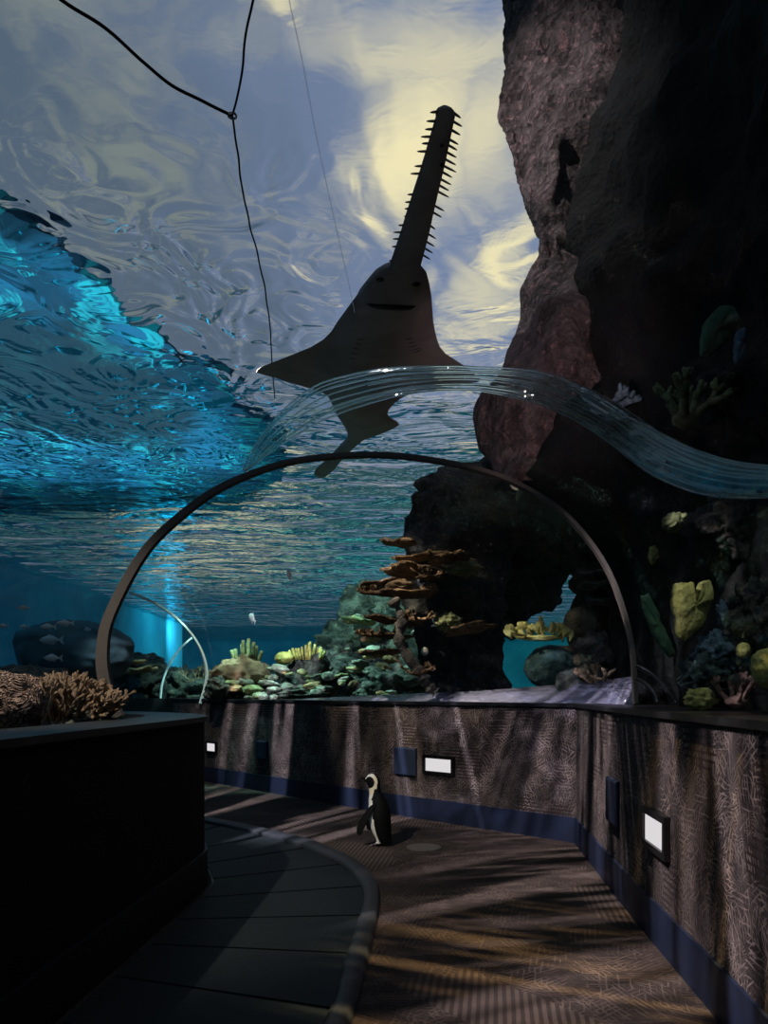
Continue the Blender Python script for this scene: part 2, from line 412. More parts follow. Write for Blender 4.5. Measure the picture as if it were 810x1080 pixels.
for x, y, line, w, h, lab in ((428, 803, BW, .30, .27, 'blank blue plate on the wall just behind the penguin'),
                              (277, 791, BW, .24, .22, 'blank blue plate on the papered wall near the farthest step lamp'),
                              (648, 845, RW, .30, .27, 'blank blue plate on the side wall near the corner')):
    p = meet(x, line); p.z = EYE-(y-HY)/FPX*p.y
    mb = MB()
    mb.loft([[Vector((sx*(w/2-i), -dd, sz*(h/2-i))) for sx, sz in ((-1,-1),(1,-1),(1,1),(-1,1))] for i, dd in ((0,0),(0,.018),(.012,.026),(.03,.026))])
    o = mb.build('wall_plate', M_plate, None, False); on_wall(o, p, line); tag(o, lab, 'wall plate', 'blue wall plates')

# ---------- acrylic tunnel
ring_px = [(124,757),(116,738),(109,706),(109,680),(113,658),(125,630),(143,597),(162,571),(190,545),(222,521),(258,503),(300,489),(345,482),(400,480),(445,484),(490,492),(530,504),(565,521),(596,543),(622,572),(642,604),(656,640),(666,680),(669,715),(670,742)]
RD = 4.5
ring = smooth_path([P(x, y, RD) for x, y in ring_px], 6)
prof = ring[::3]+[ring[-1]]
def shell(name, sections, label):
    n = len(prof); v = [p for s in sections for p in s]
    f = [(i*n+k, i*n+k+1, (i+1)*n+k+1, (i+1)*n+k) for i in range(len(sections)-1) for k in range(n-1)]
    return struct(name, v, f, M_shell, True, label=label)
secs = []
for i in range(15):
    Y = 4.5-i*.5; s = []
    xr = lerp_tab([(-2.6,1.22),(.8,1.28),(2.67,1.42),(4.5,1.53)], Y)[0]; xl = lerp_tab([(-2.6,-1.95),(0,-1.75),(2.67,-1.62),(4.5,-1.62)], Y)[0]
    for p in prof:
        t = (p.x+1.62)/(1.53+1.62); s.append(Vector((xl+(xr-xl)*t, Y, p.z)))
    secs.append(s)
shell('window_1', secs, 'clear acrylic vault overhead, nearest tunnel section|acrylic tunnel')
path = smooth_path([(-.06,4.5,0),(-.15,5.2,0),(-.55,5.95,0),(-1.2,6.7,0),(-2.1,7.6,0),(-3.65,9.2,0),(-5,10.6,0)], 4)
secs = []
for i, c in enumerate(path):
    t = (path[min(i+1,len(path)-1)]-path[max(i-1,0)]).normalized() if i else Vector((0,1,0)); r = Vector((t.y, -t.x, 0))
    secs.append([c+r*(p.x+.06)+Vector((0,0,p.z)) for p in prof])
shell('window_2', secs, 'clear acrylic vault past the joint ring, bending away behind the black wall|acrylic tunnel')
# joint ring, rectangular section, wider towards its foot by the black wall
def band(name, pts, w, d, mat, label, din=Vector((0,1,0))):
    v = []; n = len(pts)
    for i, p in enumerate(pts):
        t = (pts[min(i+1,n-1)]-pts[max(i-1,0)]).normalized(); a = t.cross(din).normalized()
        ww = w(i/(n-1)) if callable(w) else w
        v += [p+a*ww/2-din*d/2, p-a*ww/2-din*d/2, p-a*ww/2+din*d/2, p+a*ww/2+din*d/2]
    f = [(i*4+j, i*4+(j+1)%4, i*4+4+(j+1)%4, i*4+4+j) for i in range(n-1) for j in range(4)]+[(0,1,2,3), tuple(4*n-4+q for q in (3,2,1,0))]
    return struct(name, v, f, mat, False, label=label)
band('trim_5', ring, lambda s: .08-.052*min(1, s/.45) if s < .45 else .028-.008*(s-.45)/.55, .05, M_ring, 'dark steel joint ring arching across the acrylic tunnel|joint ring')
nn = Vector((-.69,.72,0)); oo = Vector((-2.5,10,0))
r2 = smooth_path([PP(x, y, oo, nn) for x, y in ((137,625),(145,628),(165,637),(185,651),(202,669),(213,688),(218,708),(216,725),(211,742))], 5)
band('trim_6', r2, .028, .03, M_thinring, 'thin pale joint ring of the farther tunnel section|joint ring', nn)
r3 = smooth_path([PP(x, y, Vector((-2.9,11.2,0)), nn) for x, y in ((205,664),(216,665),(203,672),(190,684),(178,702),(171,722),(169,742))][2:], 5)
band('trim_7', r3, .02, .03, M_thinring, 'thin curved joint seen inside the farther ring|joint ring', nn)
# thick acrylic edge: where two panels of the near vault meet, it bends the view into a bright wave
def on_shell(x, y, lift=.0):
    d = Vector(((x-CX)/FPX, 1, (HY-y)/FPX)); lo, hi = .5, 4.49
    def inside(D):
        p = Vector((0,0,EYE))+d*D
        xr = lerp_tab([(-2.6,1.22),(.8,1.28),(2.67,1.42),(4.5,1.53)], D)[0]; xl = lerp_tab([(-2.6,-1.95),(0,-1.75),(2.67,-1.62),(4.5,-1.62)], D)[0]
        t = (p.x-xl)/(xr-xl)*(1.53+1.62)-1.62
        if t < -1.72 or t > 1.53: return False
        zt = 0
        for a, b in zip(prof, prof[1:]):
            if min(a.x, b.x) <= t <= max(a.x, b.x) and abs(a.x-b.x) > 1e-6:
                zt = max(zt, a.z+(b.z-a.z)*(t-a.x)/(b.x-a.x))
        return p.z < zt
    for _ in range(40):
        m = (lo+hi)/2
        if inside(m): lo = m
        else: hi = m
    return Vector((0,0,EYE))+d*(lo+lift)
lip_px = [(258,496),(280,470),(310,443),(345,422),(400,406),(450,400),(505,400),(560,407),(600,421),(640,443),(670,464),(700,483),(735,498),(770,506),(815,508),(850,506)]
lip_w = [.02,.10,.15,.17,.14,.11,.10,.13,.14,.14,.15,.16,.15,.13,.10,.09]
lp = smooth_path([on_shell(x, y, .05) for x, y in lip_px], 8)
n = len(lp); fr = []
for i, p in enumerate(lp):
    t = (lp[min(i+1,n-1)]-lp[max(i-1,0)]).normalized()
    view = (p-Vector((0,0,EYE))).normalized(); a = t.cross(view).normalized(); b = a.cross(t).normalized()
    k = i/8; k0 = min(int(k), len(lip_w)-2); fr.append((p, a, b, lip_w[k0]+(lip_w[k0+1]-lip_w[k0])*(k-k0)))
v = []
for p, a, b, w in fr: v += [p+a*math.cos(2*PI*q/16)*w*.5+b*math.sin(2*PI*q/16)*.012 for q in range(16)]
f = [(i*16+j, i*16+(j+1)%16, i*16+16+(j+1)%16, i*16+16+j) for i in range(n-1) for j in range(16)]+[tuple(range(16)), tuple(16*(n-1)+q for q in range(16))]
struct('trim_8', v, f, M_veil, True, label='thick clear acrylic edge rolling across the vault like a wave|acrylic edge')
mb = MB(); r = random.Random(5)  # thin glass rods added to bend light into bright streaks
for q in range(12):
    u0 = -.48+.96*q/11; ph = r.uniform(0, 9); i0 = r.choice((0, 0, 8, 30, 50)); i1 = n-r.choice((0, 0, 10, 30)); 
    if q in (0, 11): i0, i1 = 0, n
    pts = []; rd = []
    for i in range(i0, i1):
        p, a, b, w = fr[i]; uu = u0+.09*noise.noise(Vector((i*.045, ph, 0)))*(.3 if q in (0, 11) else 1)
        pts.append(p+a*uu*w+b*.018*noise.noise(Vector((i*.06, ph, 4)))); rd.append((.003+.006*abs(noise.noise(Vector((i*.09, ph, 8))))))
    mb.tube(pts, rd, 8)
o = mb.build('trim_12', M_lip); tag(o, 'thin glass rods added for bright streaks in the thick clear acrylic edge', 'glass rods', None, 'structure')
for k, pts in enumerate((((671,702),(684,709),(697,721),(706,732),(712,741)), ((671,716),(681,721),(689,731),(692,741)))):
    mb = MB(); mb.tube(smooth_path([P(x, y, 4.2) for x, y in pts], 6), .012, 8)
    o = mb.build('trim_%d' % (9+k), M_lip); tag(o, ('outer' if k == 0 else 'inner')+' clear curved rib at the ring foot on the side wall', 'acrylic rib', None, 'structure')
# acrylic sill of the far vault, its lilac glints put into the colour
def sill_mat():
    t = NT('acrylic_sill'); o = t.obj()
    n = t.noise(t.map(o, (3, 3, 14), (0,0,0), (0,0,.75)), 2.2, 5, .6, .8)
    return t.out(t.bsdf(t.mix(n, (.10,.11,.17), (.34,.32,.45)), .12, .8, t.bump(n, .7, .05)))
sp_ = [((300,738),(300,740)),((400,733),(400,742)),((500,729),(500,742)),((580,723),(580,742)),((640,717),(640,742)),((668,713),(668,743))]
v = []
for (a, b) in sp_:
    q = meet(a[0], [(1.75,6.12),(.5,7.3),(-1.0,8.85),(-3.04,10.95)]) if a[0] < 600 else Vector(((a[0]-CX)/FPX*(5.2), 5.2, 0)) if a[0] > 660 else Vector(((a[0]-CX)/FPX*5.8, 5.8, 0))
    D = q.y; v += [P(a[0], a[1], D+.25), P(b[0], b[1], D-.05), P(b[0], b[1]+4, D-.05), P(a[0], b[1]+4, D+.3)]
f = [(i*4+j, i*4+(j+1)%4, i*4+4+(j+1)%4, i*4+4+j) for i in range(len(sp_)-1) for j in range(4)]+[(0,1,2,3),(20,23,22,21)]
struct('trim_11', v, f, sill_mat(), True, label='shiny acrylic sill with lilac glints in its colour, along the foot of the far vault|sill')

# ---------- tank shell: water surface, floor, walls, added reflection sheet above the water
WZ = 4.2
struct('water_surface', [(-24,-3,WZ),(-24,45,WZ),(26,45,WZ),(26,-3,WZ)], [(0,1,2,3)], M_water, label='rippled water surface of the tank seen from below|water surface')
bpy.data.objects['water_surface'].data.flip_normals() if bpy.data.objects['water_surface'].data.polygons[0].normal.z > 0 else None
def haze_paint(name, c1, c2, s=.5):
    t = NT(name); n = t.noise(t.obj(), s, 5, .6); return t.out(t.bsdf(t.mix(t.step(n, .3, .7), c1, c2), .9, .1))
M_tank = haze_paint('blue_haze_wall', (.02,.16,.26), (.04,.26,.36))  # blue in the wall colour stands in for water haze
M_sand = rock('sea_bed', (.10,.12,.11), (.22,.24,.2), scale=2)
struct('wall_far', [(-24,44,0),(26,44,0),(26,44,9),(-24,44,9)], [(0,1,2,3)], M_tank, label='far wall of the tank, coloured blue for water haze|tank wall')
struct('wall_side', [(-9,-3,0),(-9,33,0),(-9,33,WZ+.6),(-9,-3,WZ+.6)], [(0,1,2,3)], M_tank, label='side wall of the tank behind the fish, coloured blue for water haze|tank wall')
struct('tank_floor', [(-24,11.9,.75),(-24,44,.9),(26,44,.9),(26,6.5,.75),(2.2,6.5,.75),(-3,11.9,.75)], [(0,1,2,3,4,5)], M_sand, label='sandy bed of the tank|tank floor')
struct('tank_floor_left', [(-9,-3,.85),(-1.9,-3,.85),(-1.75,5.0,.85),(-5.5,9.4,.85),(-9,11.9,.85)], [(0,1,2,3,4)], M_sand, label='bed of the tank beside the black wall|tank floor')
def sheet_mat():  # colours of the added sheet imitate reflections in the water surface
    t = NT('reflection_colours'); o = t.obj()
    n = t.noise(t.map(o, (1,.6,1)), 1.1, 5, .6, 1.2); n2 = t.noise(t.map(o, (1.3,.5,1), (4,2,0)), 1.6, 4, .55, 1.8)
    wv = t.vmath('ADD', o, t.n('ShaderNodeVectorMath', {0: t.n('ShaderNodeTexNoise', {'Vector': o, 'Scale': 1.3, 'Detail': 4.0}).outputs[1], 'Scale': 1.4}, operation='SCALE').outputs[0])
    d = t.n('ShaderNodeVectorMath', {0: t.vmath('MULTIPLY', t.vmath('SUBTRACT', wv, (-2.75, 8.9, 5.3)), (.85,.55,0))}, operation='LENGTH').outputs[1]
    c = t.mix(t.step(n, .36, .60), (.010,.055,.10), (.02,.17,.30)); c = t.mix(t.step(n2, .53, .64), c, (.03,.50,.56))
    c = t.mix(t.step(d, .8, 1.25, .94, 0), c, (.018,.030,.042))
    return t.out(t.bsdf(c, .8, .2))
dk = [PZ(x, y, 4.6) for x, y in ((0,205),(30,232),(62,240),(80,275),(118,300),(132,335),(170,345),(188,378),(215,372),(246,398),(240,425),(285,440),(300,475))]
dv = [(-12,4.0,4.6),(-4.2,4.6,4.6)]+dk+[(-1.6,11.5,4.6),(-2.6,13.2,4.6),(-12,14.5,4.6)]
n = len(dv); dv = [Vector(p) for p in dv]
struct('ceiling', dv+[p+Vector((0,0,.12)) for p in dv], [tuple(range(n)), tuple(range(n, 2*n))]+[(i, (i+1)%n, (i+1)%n+n, i+n) for i in range(n)], sheet_mat(), label='mottled blue sheet added above the water in place of reflections|ceiling')

# ---------- rocks on the right
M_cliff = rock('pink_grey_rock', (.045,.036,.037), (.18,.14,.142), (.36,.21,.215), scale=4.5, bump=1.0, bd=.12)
M_dark = rock('shade_black_rock', (.002,.003,.004), (.005,.006,.006), (.009,.008,.007), scale=5, bump=.8)  # shade of the unlit rock is put into this near-black colour
cs = [(-260,515,680),(-80,528,660),(0,530,640),(80,527,622),(130,538,603),(170,545,598),(205,560,590),(235,575,587),(255,566,600),(300,550,606),(340,545,602),(375,532,601),(396,526,600),(410,505,585),(440,498,565),(475,505,560),(495,520,545),(505,530,540)]  # lowest rows model the rock's reflection below the wave edge
rows = []; NR, NC = 190, 60
for i in range(NR):
    y = -260+765*i/(NR-1); xs, xc = lerp_tab(cs, y)
    S = P(xs, y, 6.2); Cc = P(xc, y, 5.5); B = Vector((S.x+1.2, 8.6, S.z)); Q = Vector((Cc.x+1.2, 5.6, Cc.z))
    pl = [B, S.lerp(B, .12)+Vector((-.0,0,0)), S, S.lerp(Cc, .5)+Vector((-.10,-.05,0)), Cc, Q]
    row = []
    for j in range(NC):
        u = j/(NC-1)*5; k = min(int(u), 4); p = pl[k].lerp(pl[k+1], u-k)
        nz = noise.fractal(Vector((p.x*2.6, p.y*2.6, p.z*1.5)), .9, 2.1, 5)
        nd = Vector((noise.noise(p*3.1), noise.noise(p*3.1+Vector((9,3,1))), 0))
        row.append(p+nd*.04+Vector((-.04,-.15,0))*nz+Vector((0,-.05,0))*abs(noise.noise(Vector((p.x*9, p.y*9, p.z*2.6)))))
    rows.append(row)
v = [p for r in rows for p in r]
f = [(i*NC+j, i*NC+j+1, (i+1)*NC+j+1, (i+1)*NC+j) for i in range(NR-1) for j in range(NC-1)]
tag(obj('rock_cliff', v, f, M_cliff), 'craggy pinkish grey rock rising through the water beside the sawfish', 'rock')
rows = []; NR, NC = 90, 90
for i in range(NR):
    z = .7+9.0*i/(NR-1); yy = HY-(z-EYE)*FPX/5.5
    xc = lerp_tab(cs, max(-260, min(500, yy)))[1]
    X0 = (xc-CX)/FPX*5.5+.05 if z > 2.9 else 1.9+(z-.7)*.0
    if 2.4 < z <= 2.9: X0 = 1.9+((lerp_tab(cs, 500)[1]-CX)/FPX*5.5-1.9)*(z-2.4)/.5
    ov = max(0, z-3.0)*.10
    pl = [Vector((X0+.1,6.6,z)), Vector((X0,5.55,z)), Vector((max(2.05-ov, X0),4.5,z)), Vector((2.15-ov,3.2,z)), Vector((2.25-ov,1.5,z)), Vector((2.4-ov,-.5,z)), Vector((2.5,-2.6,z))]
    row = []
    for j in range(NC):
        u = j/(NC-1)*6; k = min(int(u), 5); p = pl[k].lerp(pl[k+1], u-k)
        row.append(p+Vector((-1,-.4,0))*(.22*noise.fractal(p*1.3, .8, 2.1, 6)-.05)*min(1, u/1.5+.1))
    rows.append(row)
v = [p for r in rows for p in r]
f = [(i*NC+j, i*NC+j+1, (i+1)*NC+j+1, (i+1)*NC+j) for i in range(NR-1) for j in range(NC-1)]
tag(obj('rock_outcrop', v, f, M_dark), 'huge unlit rock, coloured black for its shade, looming over the side wall', 'rock')

# ================= the sawfish =================
SZ = 3.9
M_saw = rock('sawfish_skin', (.21,.19,.185), (.29,.265,.255), scale=2.2, bump=.15, bd=.01, rough=.6)
M_sawd = plain('dark_mouth', (.010,.008,.008), .6)
rowt = [(113.5,465,473),(115,461,477),(118,459,479.5),(123,459.5,480),(140,454.5,476.5),(166,447,471),(179,443,468),(226,428,457),(243,423,453.5),(270,414,446.5),(281,410,443.5),(284,401,446),(289,394,450),(300,385,453),(312,376,455),(339,356,457),(350,349,459),(358,341,461),(366,328,464),(373,311,470),(380,293,481),(386,278,490),(390,271,496),(393,270.5,499),(396,280,502),(399,292,506),(401,298,507),(403,304,503),(406,314,484),(410,328,455),(414,340,437),(418,346,425),(424,349,417),(432,353,410),(438,356,408),(442,358,413),(446,361,420),(448,362,421),(451,364,416),(455,366,402),(460,367,386),(465,365,380),(470,360,374),(480,350,365),(488,341,358),(495,333,353),(500,331,347),(504,335,342)]
thick = [(113,.012),(125,.022),(270,.038),(281,.045),(292,.075),(320,.11),(360,.14),(400,.15),(425,.13),(440,.10),(460,.075),(480,.05),(495,.03),(504,.008)]
saw = empty('sawfish', PZ(418, 330, SZ), 'dark grey sawfish with toothed snout swimming overhead against the bright water', 'fish')
so = Vector(saw.location)
NU = 25; rings = []
ys = []
for a, b in zip(rowt, rowt[1:]):
    k = max(1, int((b[0]-a[0])/3))
    ys += [a[0]+(b[0]-a[0])*j/k for j in range(k)]
ys.append(rowt[-1][0])
for y in ys:
    xl, xr = lerp_tab(rowt, y); T = lerp_tab(thick, y)[0]
    L, Rr = PZ(xl, y, SZ)-so, PZ(xr, y, SZ)-so; W = (Rr-L).length
    r = []
    def hgt(u):
        e = abs(u); body = max(0, 1-(e*W/2/max(.16, min(.36, W*.5)))**2)
        return T*(.12*(1-e**2)**.5+.88*body**.8) if W > .5 else T*max(0, 1-e**2.4)**.5
    for q in range(NU):
        u = -math.cos(PI*q/(NU-1)); r.append(L.lerp(Rr, (u+1)/2)+Vector((0,0,-hgt(u)*.75)))
    for q in range(NU-2, 0, -1):
        u = -math.cos(PI*q/(NU-1)); r.append(L.lerp(Rr, (u+1)/2)+Vector((0,0,hgt(u))))
    rings.append(r)
mb = MB(); mb.loft(rings); body = mb.build('body', M_saw, saw)
left_t = [116.5,126.5,135,143,150,158.5,174,182,204,212,219,227,236.5,244,251,259,274]
left_l = [8,10.5,9.5,11.5,8.5,11,9,11,7,7,5,3,6.5,9.5,8,6,4]
right_t = [119,128,137,147,153,160.5,168,175,181.5,189,195.5,202,217,224,238,247,255,262,269]
right_l = [8,10,10,10,10,11,12,14,11,12,11,12.5,11,10,6,9,9.5,9.5,8.5]
for s, T_, L_ in ((-1, left_t, left_l), (1, right_t, right_l)):
    for y, l in zip(T_, L_):
        xl, xr = lerp_tab(rowt, y); x0 = (xl+1.5) if s < 0 else (xr-1.5)
        dy = -.5 if s < 0 else 4.0
        if y < 120: dy += 1.0
        a, b = PZ(x0, y-(2 if s > 0 else .5), SZ)-so, PZ(x0+s*l, y+dy*l/12+(0 if s < 0 else .5), SZ)-so
        a.z -= .008; b.z = a.z; m = a.lerp(b, .55)
        mb = MB(); mb.tube([a, m, a.lerp(b, .85), b], [.0085,.0075,.005,.0012], 6, True, .6); mb.build('rostral_tooth', M_saw, saw)
def under(x, y, dz=0):
    xl, xr = lerp_tab(rowt, y); T = lerp_tab(thick, y)[0]; u = (x-xl)/(xr-xl)*2-1; p = PZ(x, y, SZ)-so
    W = (PZ(xr, y, SZ)-PZ(xl, y, SZ)).length; e = abs(u); bd = max(0, 1-(e*W/2/max(.16, min(.36, W*.5)))**2)
    h = T*(.12*(1-e*e)**.5+.88*bd**.8) if W > .5 else T*max(0, 1-e**2.4)**.5
    return p+Vector((0,0,-h*.75-dz))
def seen(x, y, dz=0):
    u, v = x, y
    for _ in range(12):
        q = under(u, v, dz)+so; u += .7*(x-(CX+FPX*q.x/q.y)); v += .7*(y-(HY-FPX*(q.z-EYE)/q.y))
    return under(u, v, dz)
mb = MB(); mb.tube([seen(x, y, .002) for x, y in ((387,321),(393,322.5),(404,323.5),(414,324),(425,324.5),(433,324.5),(438,323))], [.008,.022,.030,.032,.030,.022,.008], 8, True, .5)
o = mb.build('mouth', M_sawd, saw); o['label'] = 'dark slit mouth'
for x, y in ((401,295),(439,300)):
    mb = MB(); mb.blob(seen(x, y, .002), (.03,.022,.01), .1, 2, 3, 2); o = mb.build('nostril', M_sawd, saw); o['label'] = 'dark nostril'
for s in (-1, 1):
    for k in range(5):
        x0, y0 = 410+s*(26+k*2.2)-4, 346+k*5
        mb = MB(); mb.tube([under(x0-4*s, y0, .001), under(x0, y0+.5, .001), under(x0+4*s, y0+1, .001)], [.002,.006,.002], 6, True, .5); mb.build('gill_slit', M_sawd, saw)
for x, y in ((466,149.5),(466,170)):
    mb = MB(); mb.blob(PZ(x, y, SZ)-so+Vector((0,0,-.018)), (.012,.014,.006), .15, 2, 5, 2); o = mb.build('skin_spot', M_sawd, saw); o['label'] = 'dark round spot on the snout'

# ================= cables over the water =================
CZ = 4.12
j0 = PZ(245, 122, CZ)
tc = empty('tether_cable', j0, 'black three-way cable stretched under the water surface, left of the sawfish', 'cable')
for px in (((245,122),(215,107),(180,89),(150,64),(105,25),(65,0),(0,-45)), ((245,122),(250,105),(256,70),(260,35),(267,0),(276,-50)), ((245,122),(249,150),(254,190),(262,230),(272,270),(280,310),(285,345),(287,385),(290,420))):
    mb = MB(); pts = smooth_path([PZ(x, y, CZ)-j0 for x, y in px], 6)
    mb.tube([p+Vector((noise.noise(p*5)*.008, noise.noise(p*5+Vector((5,5,5)))*.01, 0)) for p in pts], (.0055 if px[1][0] > 230 else .0075), 8); mb.build('cable_strand', M_cable, tc)
mb = MB(); mb.tube([(0.02*math.cos(a), .02*math.sin(a), 0) for a in [2*PI*k/16 for k in range(17)]], .006, 8); mb.build('cable_ring', M_metal, tc)
mb = MB(); mb.tube(smooth_path([PZ(x, y, 3.6) for x, y in ((298,-40),(306,5),(318,60),(333,140),(350,220),(368,300),(374,330))], 6), .0025, 6)
tag(mb.build('acrylic_seam', M_line), 'thin pale straight line running down towards the sawfish head', 'line')  # stands for a pale seam in the acrylic

# ================= the penguin =================
def penguin():
    k = .000823
    L = lambda px, py: (Vector(((px-425)*k, 0, (915-py)*k)))
    st = [(893,405,488,.035),(875,380,500,.05),(850,358,504,.062),(800,330,503,.074),(740,305,502,.082),(680,292,500,.085),(620,284,497,.083),(570,282,490,.077),(520,283,475,.066),(480,284,457,.055),(445,286,432,.046),(415,288,412,.040),(390,287,402,.037),(360,280,397,.037),(330,265,396,.039),(300,257,393,.039),(275,256,386,.036),(255,264,370,.029),(243,280,350,.02),(237,300,330,.009)]
    rings = []
    stt = []
    for a, b in zip(st, st[1:]):
        for j in range(3): stt.append(tuple(a[i]+(b[i]-a[i])*j/3 for i in range(4)))
    stt.append(st[-1])
    for py, fx, bx, hw in stt:
        a, b = L(fx, py), L(bx, py); c = (a+b)/2; hx = (b.x-a.x)/2
        rings.append([c+Vector((math.cos(w)*hx, math.sin(w)*hw, 0)) for w in [2*PI*q/28 for q in range(28)]])
    mb = MB(); mb.loft(rings)
    # beak
    mb.tube([L(275,300), L(250,290), L(225,280), L(205,276), L(198,283)], [.020,.017,.0115,.0075,.004], 10, True, 1.0)
    # tail
    mb.tube([L(470,830), L(497,870), L(512,893), L(520,903)], [.04,.028,.015,.006], 10, True, .5)
    # flippers: near one swung forward, far one mirrored
    fl = []
    for s in (-1, 1):
        pts = [((350,515),.058,34),((325,560),.080,44),((300,610),.092,50),((278,660),.102,52),((258,710),.110,48),((248,755),.116,36),((246,785),.119,20),((250,797),.12,8)]
        rr = []
        for (px, py), yy, w in pts:
            c = L(px, py)+Vector((0, s*yy, 0)); d = Vector((.87, 0, .5))
            rr.append([c+d*math.cos(a)*w*1.3*k+Vector((0, s, 0))*math.sin(a)*.009 for a in [2*PI*q/14 for q in range(14)]])
        mb.loft(rr); fl.append(rr)
    # feet with three toes
    for s in (-1, 1):
        ax = Vector((-.028 if s < 0 else -.006, s*.036, 0))
        mb.tube([ax+Vector((.012,0,.06)), ax+Vector((.004,0,.03)), ax+Vector((-.01,0,.016))], [.026,.020,.016], 10)
        for t in (-.5, 0, .5):
            mb.tube([ax+Vector((.0,t*.012,.012)), ax+Vector((-.035,t*.035,.010)), ax+Vector((-.062,t*.05,.007))], [.013,.012,.006], 8)
    me = bpy.data.meshes.new('tmp'); me.from_pydata([tuple(p) for p in mb.v], [], mb.f); me.update()
    to = bpy.data.objects.new('tmp', me); C.objects.link(to)
    rm = to.modifiers.new('r', 'REMESH'); rm.mode = 'VOXEL'; rm.voxel_size = .0042
    sm = to.modifiers.new('s', 'SMOOTH'); sm.factor = .5; sm.iterations = 3
    dg = bpy.context.evaluated_depsgraph_get(); ev = to.evaluated_get(dg)
    nm = bpy.data.meshes.new_from_object(ev); nm.name = 'penguin_body'
    bpy.data.objects.remove(to); bpy.data.meshes.remove(me)
    nm.polygons.foreach_set('use_smooth', [True]*len(nm.polygons))
    ca = nm.color_attributes.new('plumage', 'FLOAT_COLOR', 'POINT')
    stz = sorted(((915-s[0])*k, (s[1]-425)*k, (s[2]-425)*k, s[3]) for s in st)
    black, white, cream, pink = (.0035,.0033,.0033,1), (.72,.68,.60,1), (.70,.60,.42,1), (.25,.2,.2,1)
    for v in nm.vertices:
        p = v.co; px, py = p.x/k+425, 915-p.z/k; fx, bx, hw = lerp_tab(stz, p.z)
        fr = (p.x-fx)/(bx-fx); col = black
        side = abs(p.y)
        onflip = False
        if 500 < py < 805:
            for rr in fl:
                for r in rr:
                    c = sum(r, Vector())/len(r)
                    d = p-c
                    if abs(d.y) < .016 and abs(d.z) < .036 and abs(d.x) < .06 and side > .062+(.0 if py < 560 else .012): onflip = True
        if py > 885: col = pink if (noise.noise(p*90) > .15) else black
        elif onflip: col = black
        elif py > 480:
            lim = .30+.05*math.sin((py-480)/400*PI)
            if fr < lim: col = white
            if 505 < py < 700 and fr < lim and fr > lim-.09: col = white
        elif py > 375:
            if fr < .60-(py-375)/105*.38: col = white if py > 430 else cream
        else:
            d = math.hypot(px-303, (py-314)*.93); a = math.degrees(math.atan2(314-py, px-303))
            if 50 < d < 76 and -75 < a < 152: col = cream if a < 60 else white
            if py > 340 and px > 300 and px < 374 and d > 50: col = cream
            if px > 381 or px < 256: col = black
        ca.data[v.index].color = col
    t = NT('penguin_plumage'); at = t.n('ShaderNodeAttribute', attribute_name='plumage').outputs[0]
    nm.materials.append(t.out(t.bsdf(at, .7, .1, t.bump(t.noise(t.obj(), 160, 2), .3, .004))))
    base = PF(404, 892)
    e = empty('penguin', base, 'small black and white penguin standing alone on the carpet', 'penguin', None, -.30)
    b = bpy.data.objects.new('body', nm); C.objects.link(b); b.parent = e
    for s in (-1, 1):
        m2 = MB(); m2.blob(L(290, 296)+Vector((0, s*.034, 0)), (.006,.004,.006), 0, 1, 1, 2); m2.build('eye', M_black, e)
    return e
penguin()

# ================= reef =================
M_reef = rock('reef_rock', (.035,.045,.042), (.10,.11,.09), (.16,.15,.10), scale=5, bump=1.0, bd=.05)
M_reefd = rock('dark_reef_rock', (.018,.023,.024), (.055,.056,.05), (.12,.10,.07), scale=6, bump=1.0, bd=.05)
M_tan = rock('tan_plate_coral', (.16,.10,.05), (.34,.22,.11), (.45,.33,.18), scale=8, bump=.8, bd=.02)
M_plate2 = rock('brown_plate_coral', (.05,.033,.02), (.17,.11,.06), (.36,.25,.14), scale=11, bump=1.0, bd=.03)
M_frag = rock('pale_coral', (.12,.14,.11), (.34,.36,.28), scale=14)
M_brown = polyp('brown_boulder_coral', (.30,.20,.11), (.16,.10,.055), 55)
def brain_mat():
    t = NT('brain_coral'); o = t.obj(); h = t.math('SINE', t.math('MULTIPLY', t.noise(o, 9, 3, .5, .6), 95.0))
    c = t.mix(t.step(h, -.6, .6), (.09,.055,.04), (.36,.25,.20)); return t.out(t.bsdf(c, .8, .2, t.bump(h, .9, .015)))
M_brain = brain_mat()
M_stag = polyp('branching_coral', (.42,.29,.18), (.20,.13,.08), 90, .6)
M_yel = polyp('yellow_coral', (.50,.46,.12), (.28,.24,.07), 80, .5)
M_tube = rock('tube_sponge', (.10,.12,.06), (.2,.22,.1), scale=12, bump=.6, bd=.01)
M_ysp = rock('yellow_sponge', (.24,.23,.06), (.38,.36,.13), (.14,.14,.05), scale=9, bump=.9, bd=.02)
M_blue = rock('blue_sponge', (.05,.09,.13), (.12,.18,.22), scale=9, bump=.9, bd=.02)
M_pink = polyp('pink_coral', (.34,.2,.17), (.18,.10,.09), 60)
M_green = rock('green_blade', (.03,.08,.05), (.07,.14,.08), scale=5, bump=.4)
M_fish = plain('fish_silver', (.30,.36,.36), .35, .5)
M_fpink = plain('fish_pink', (.5,.33,.30), .4, .5)

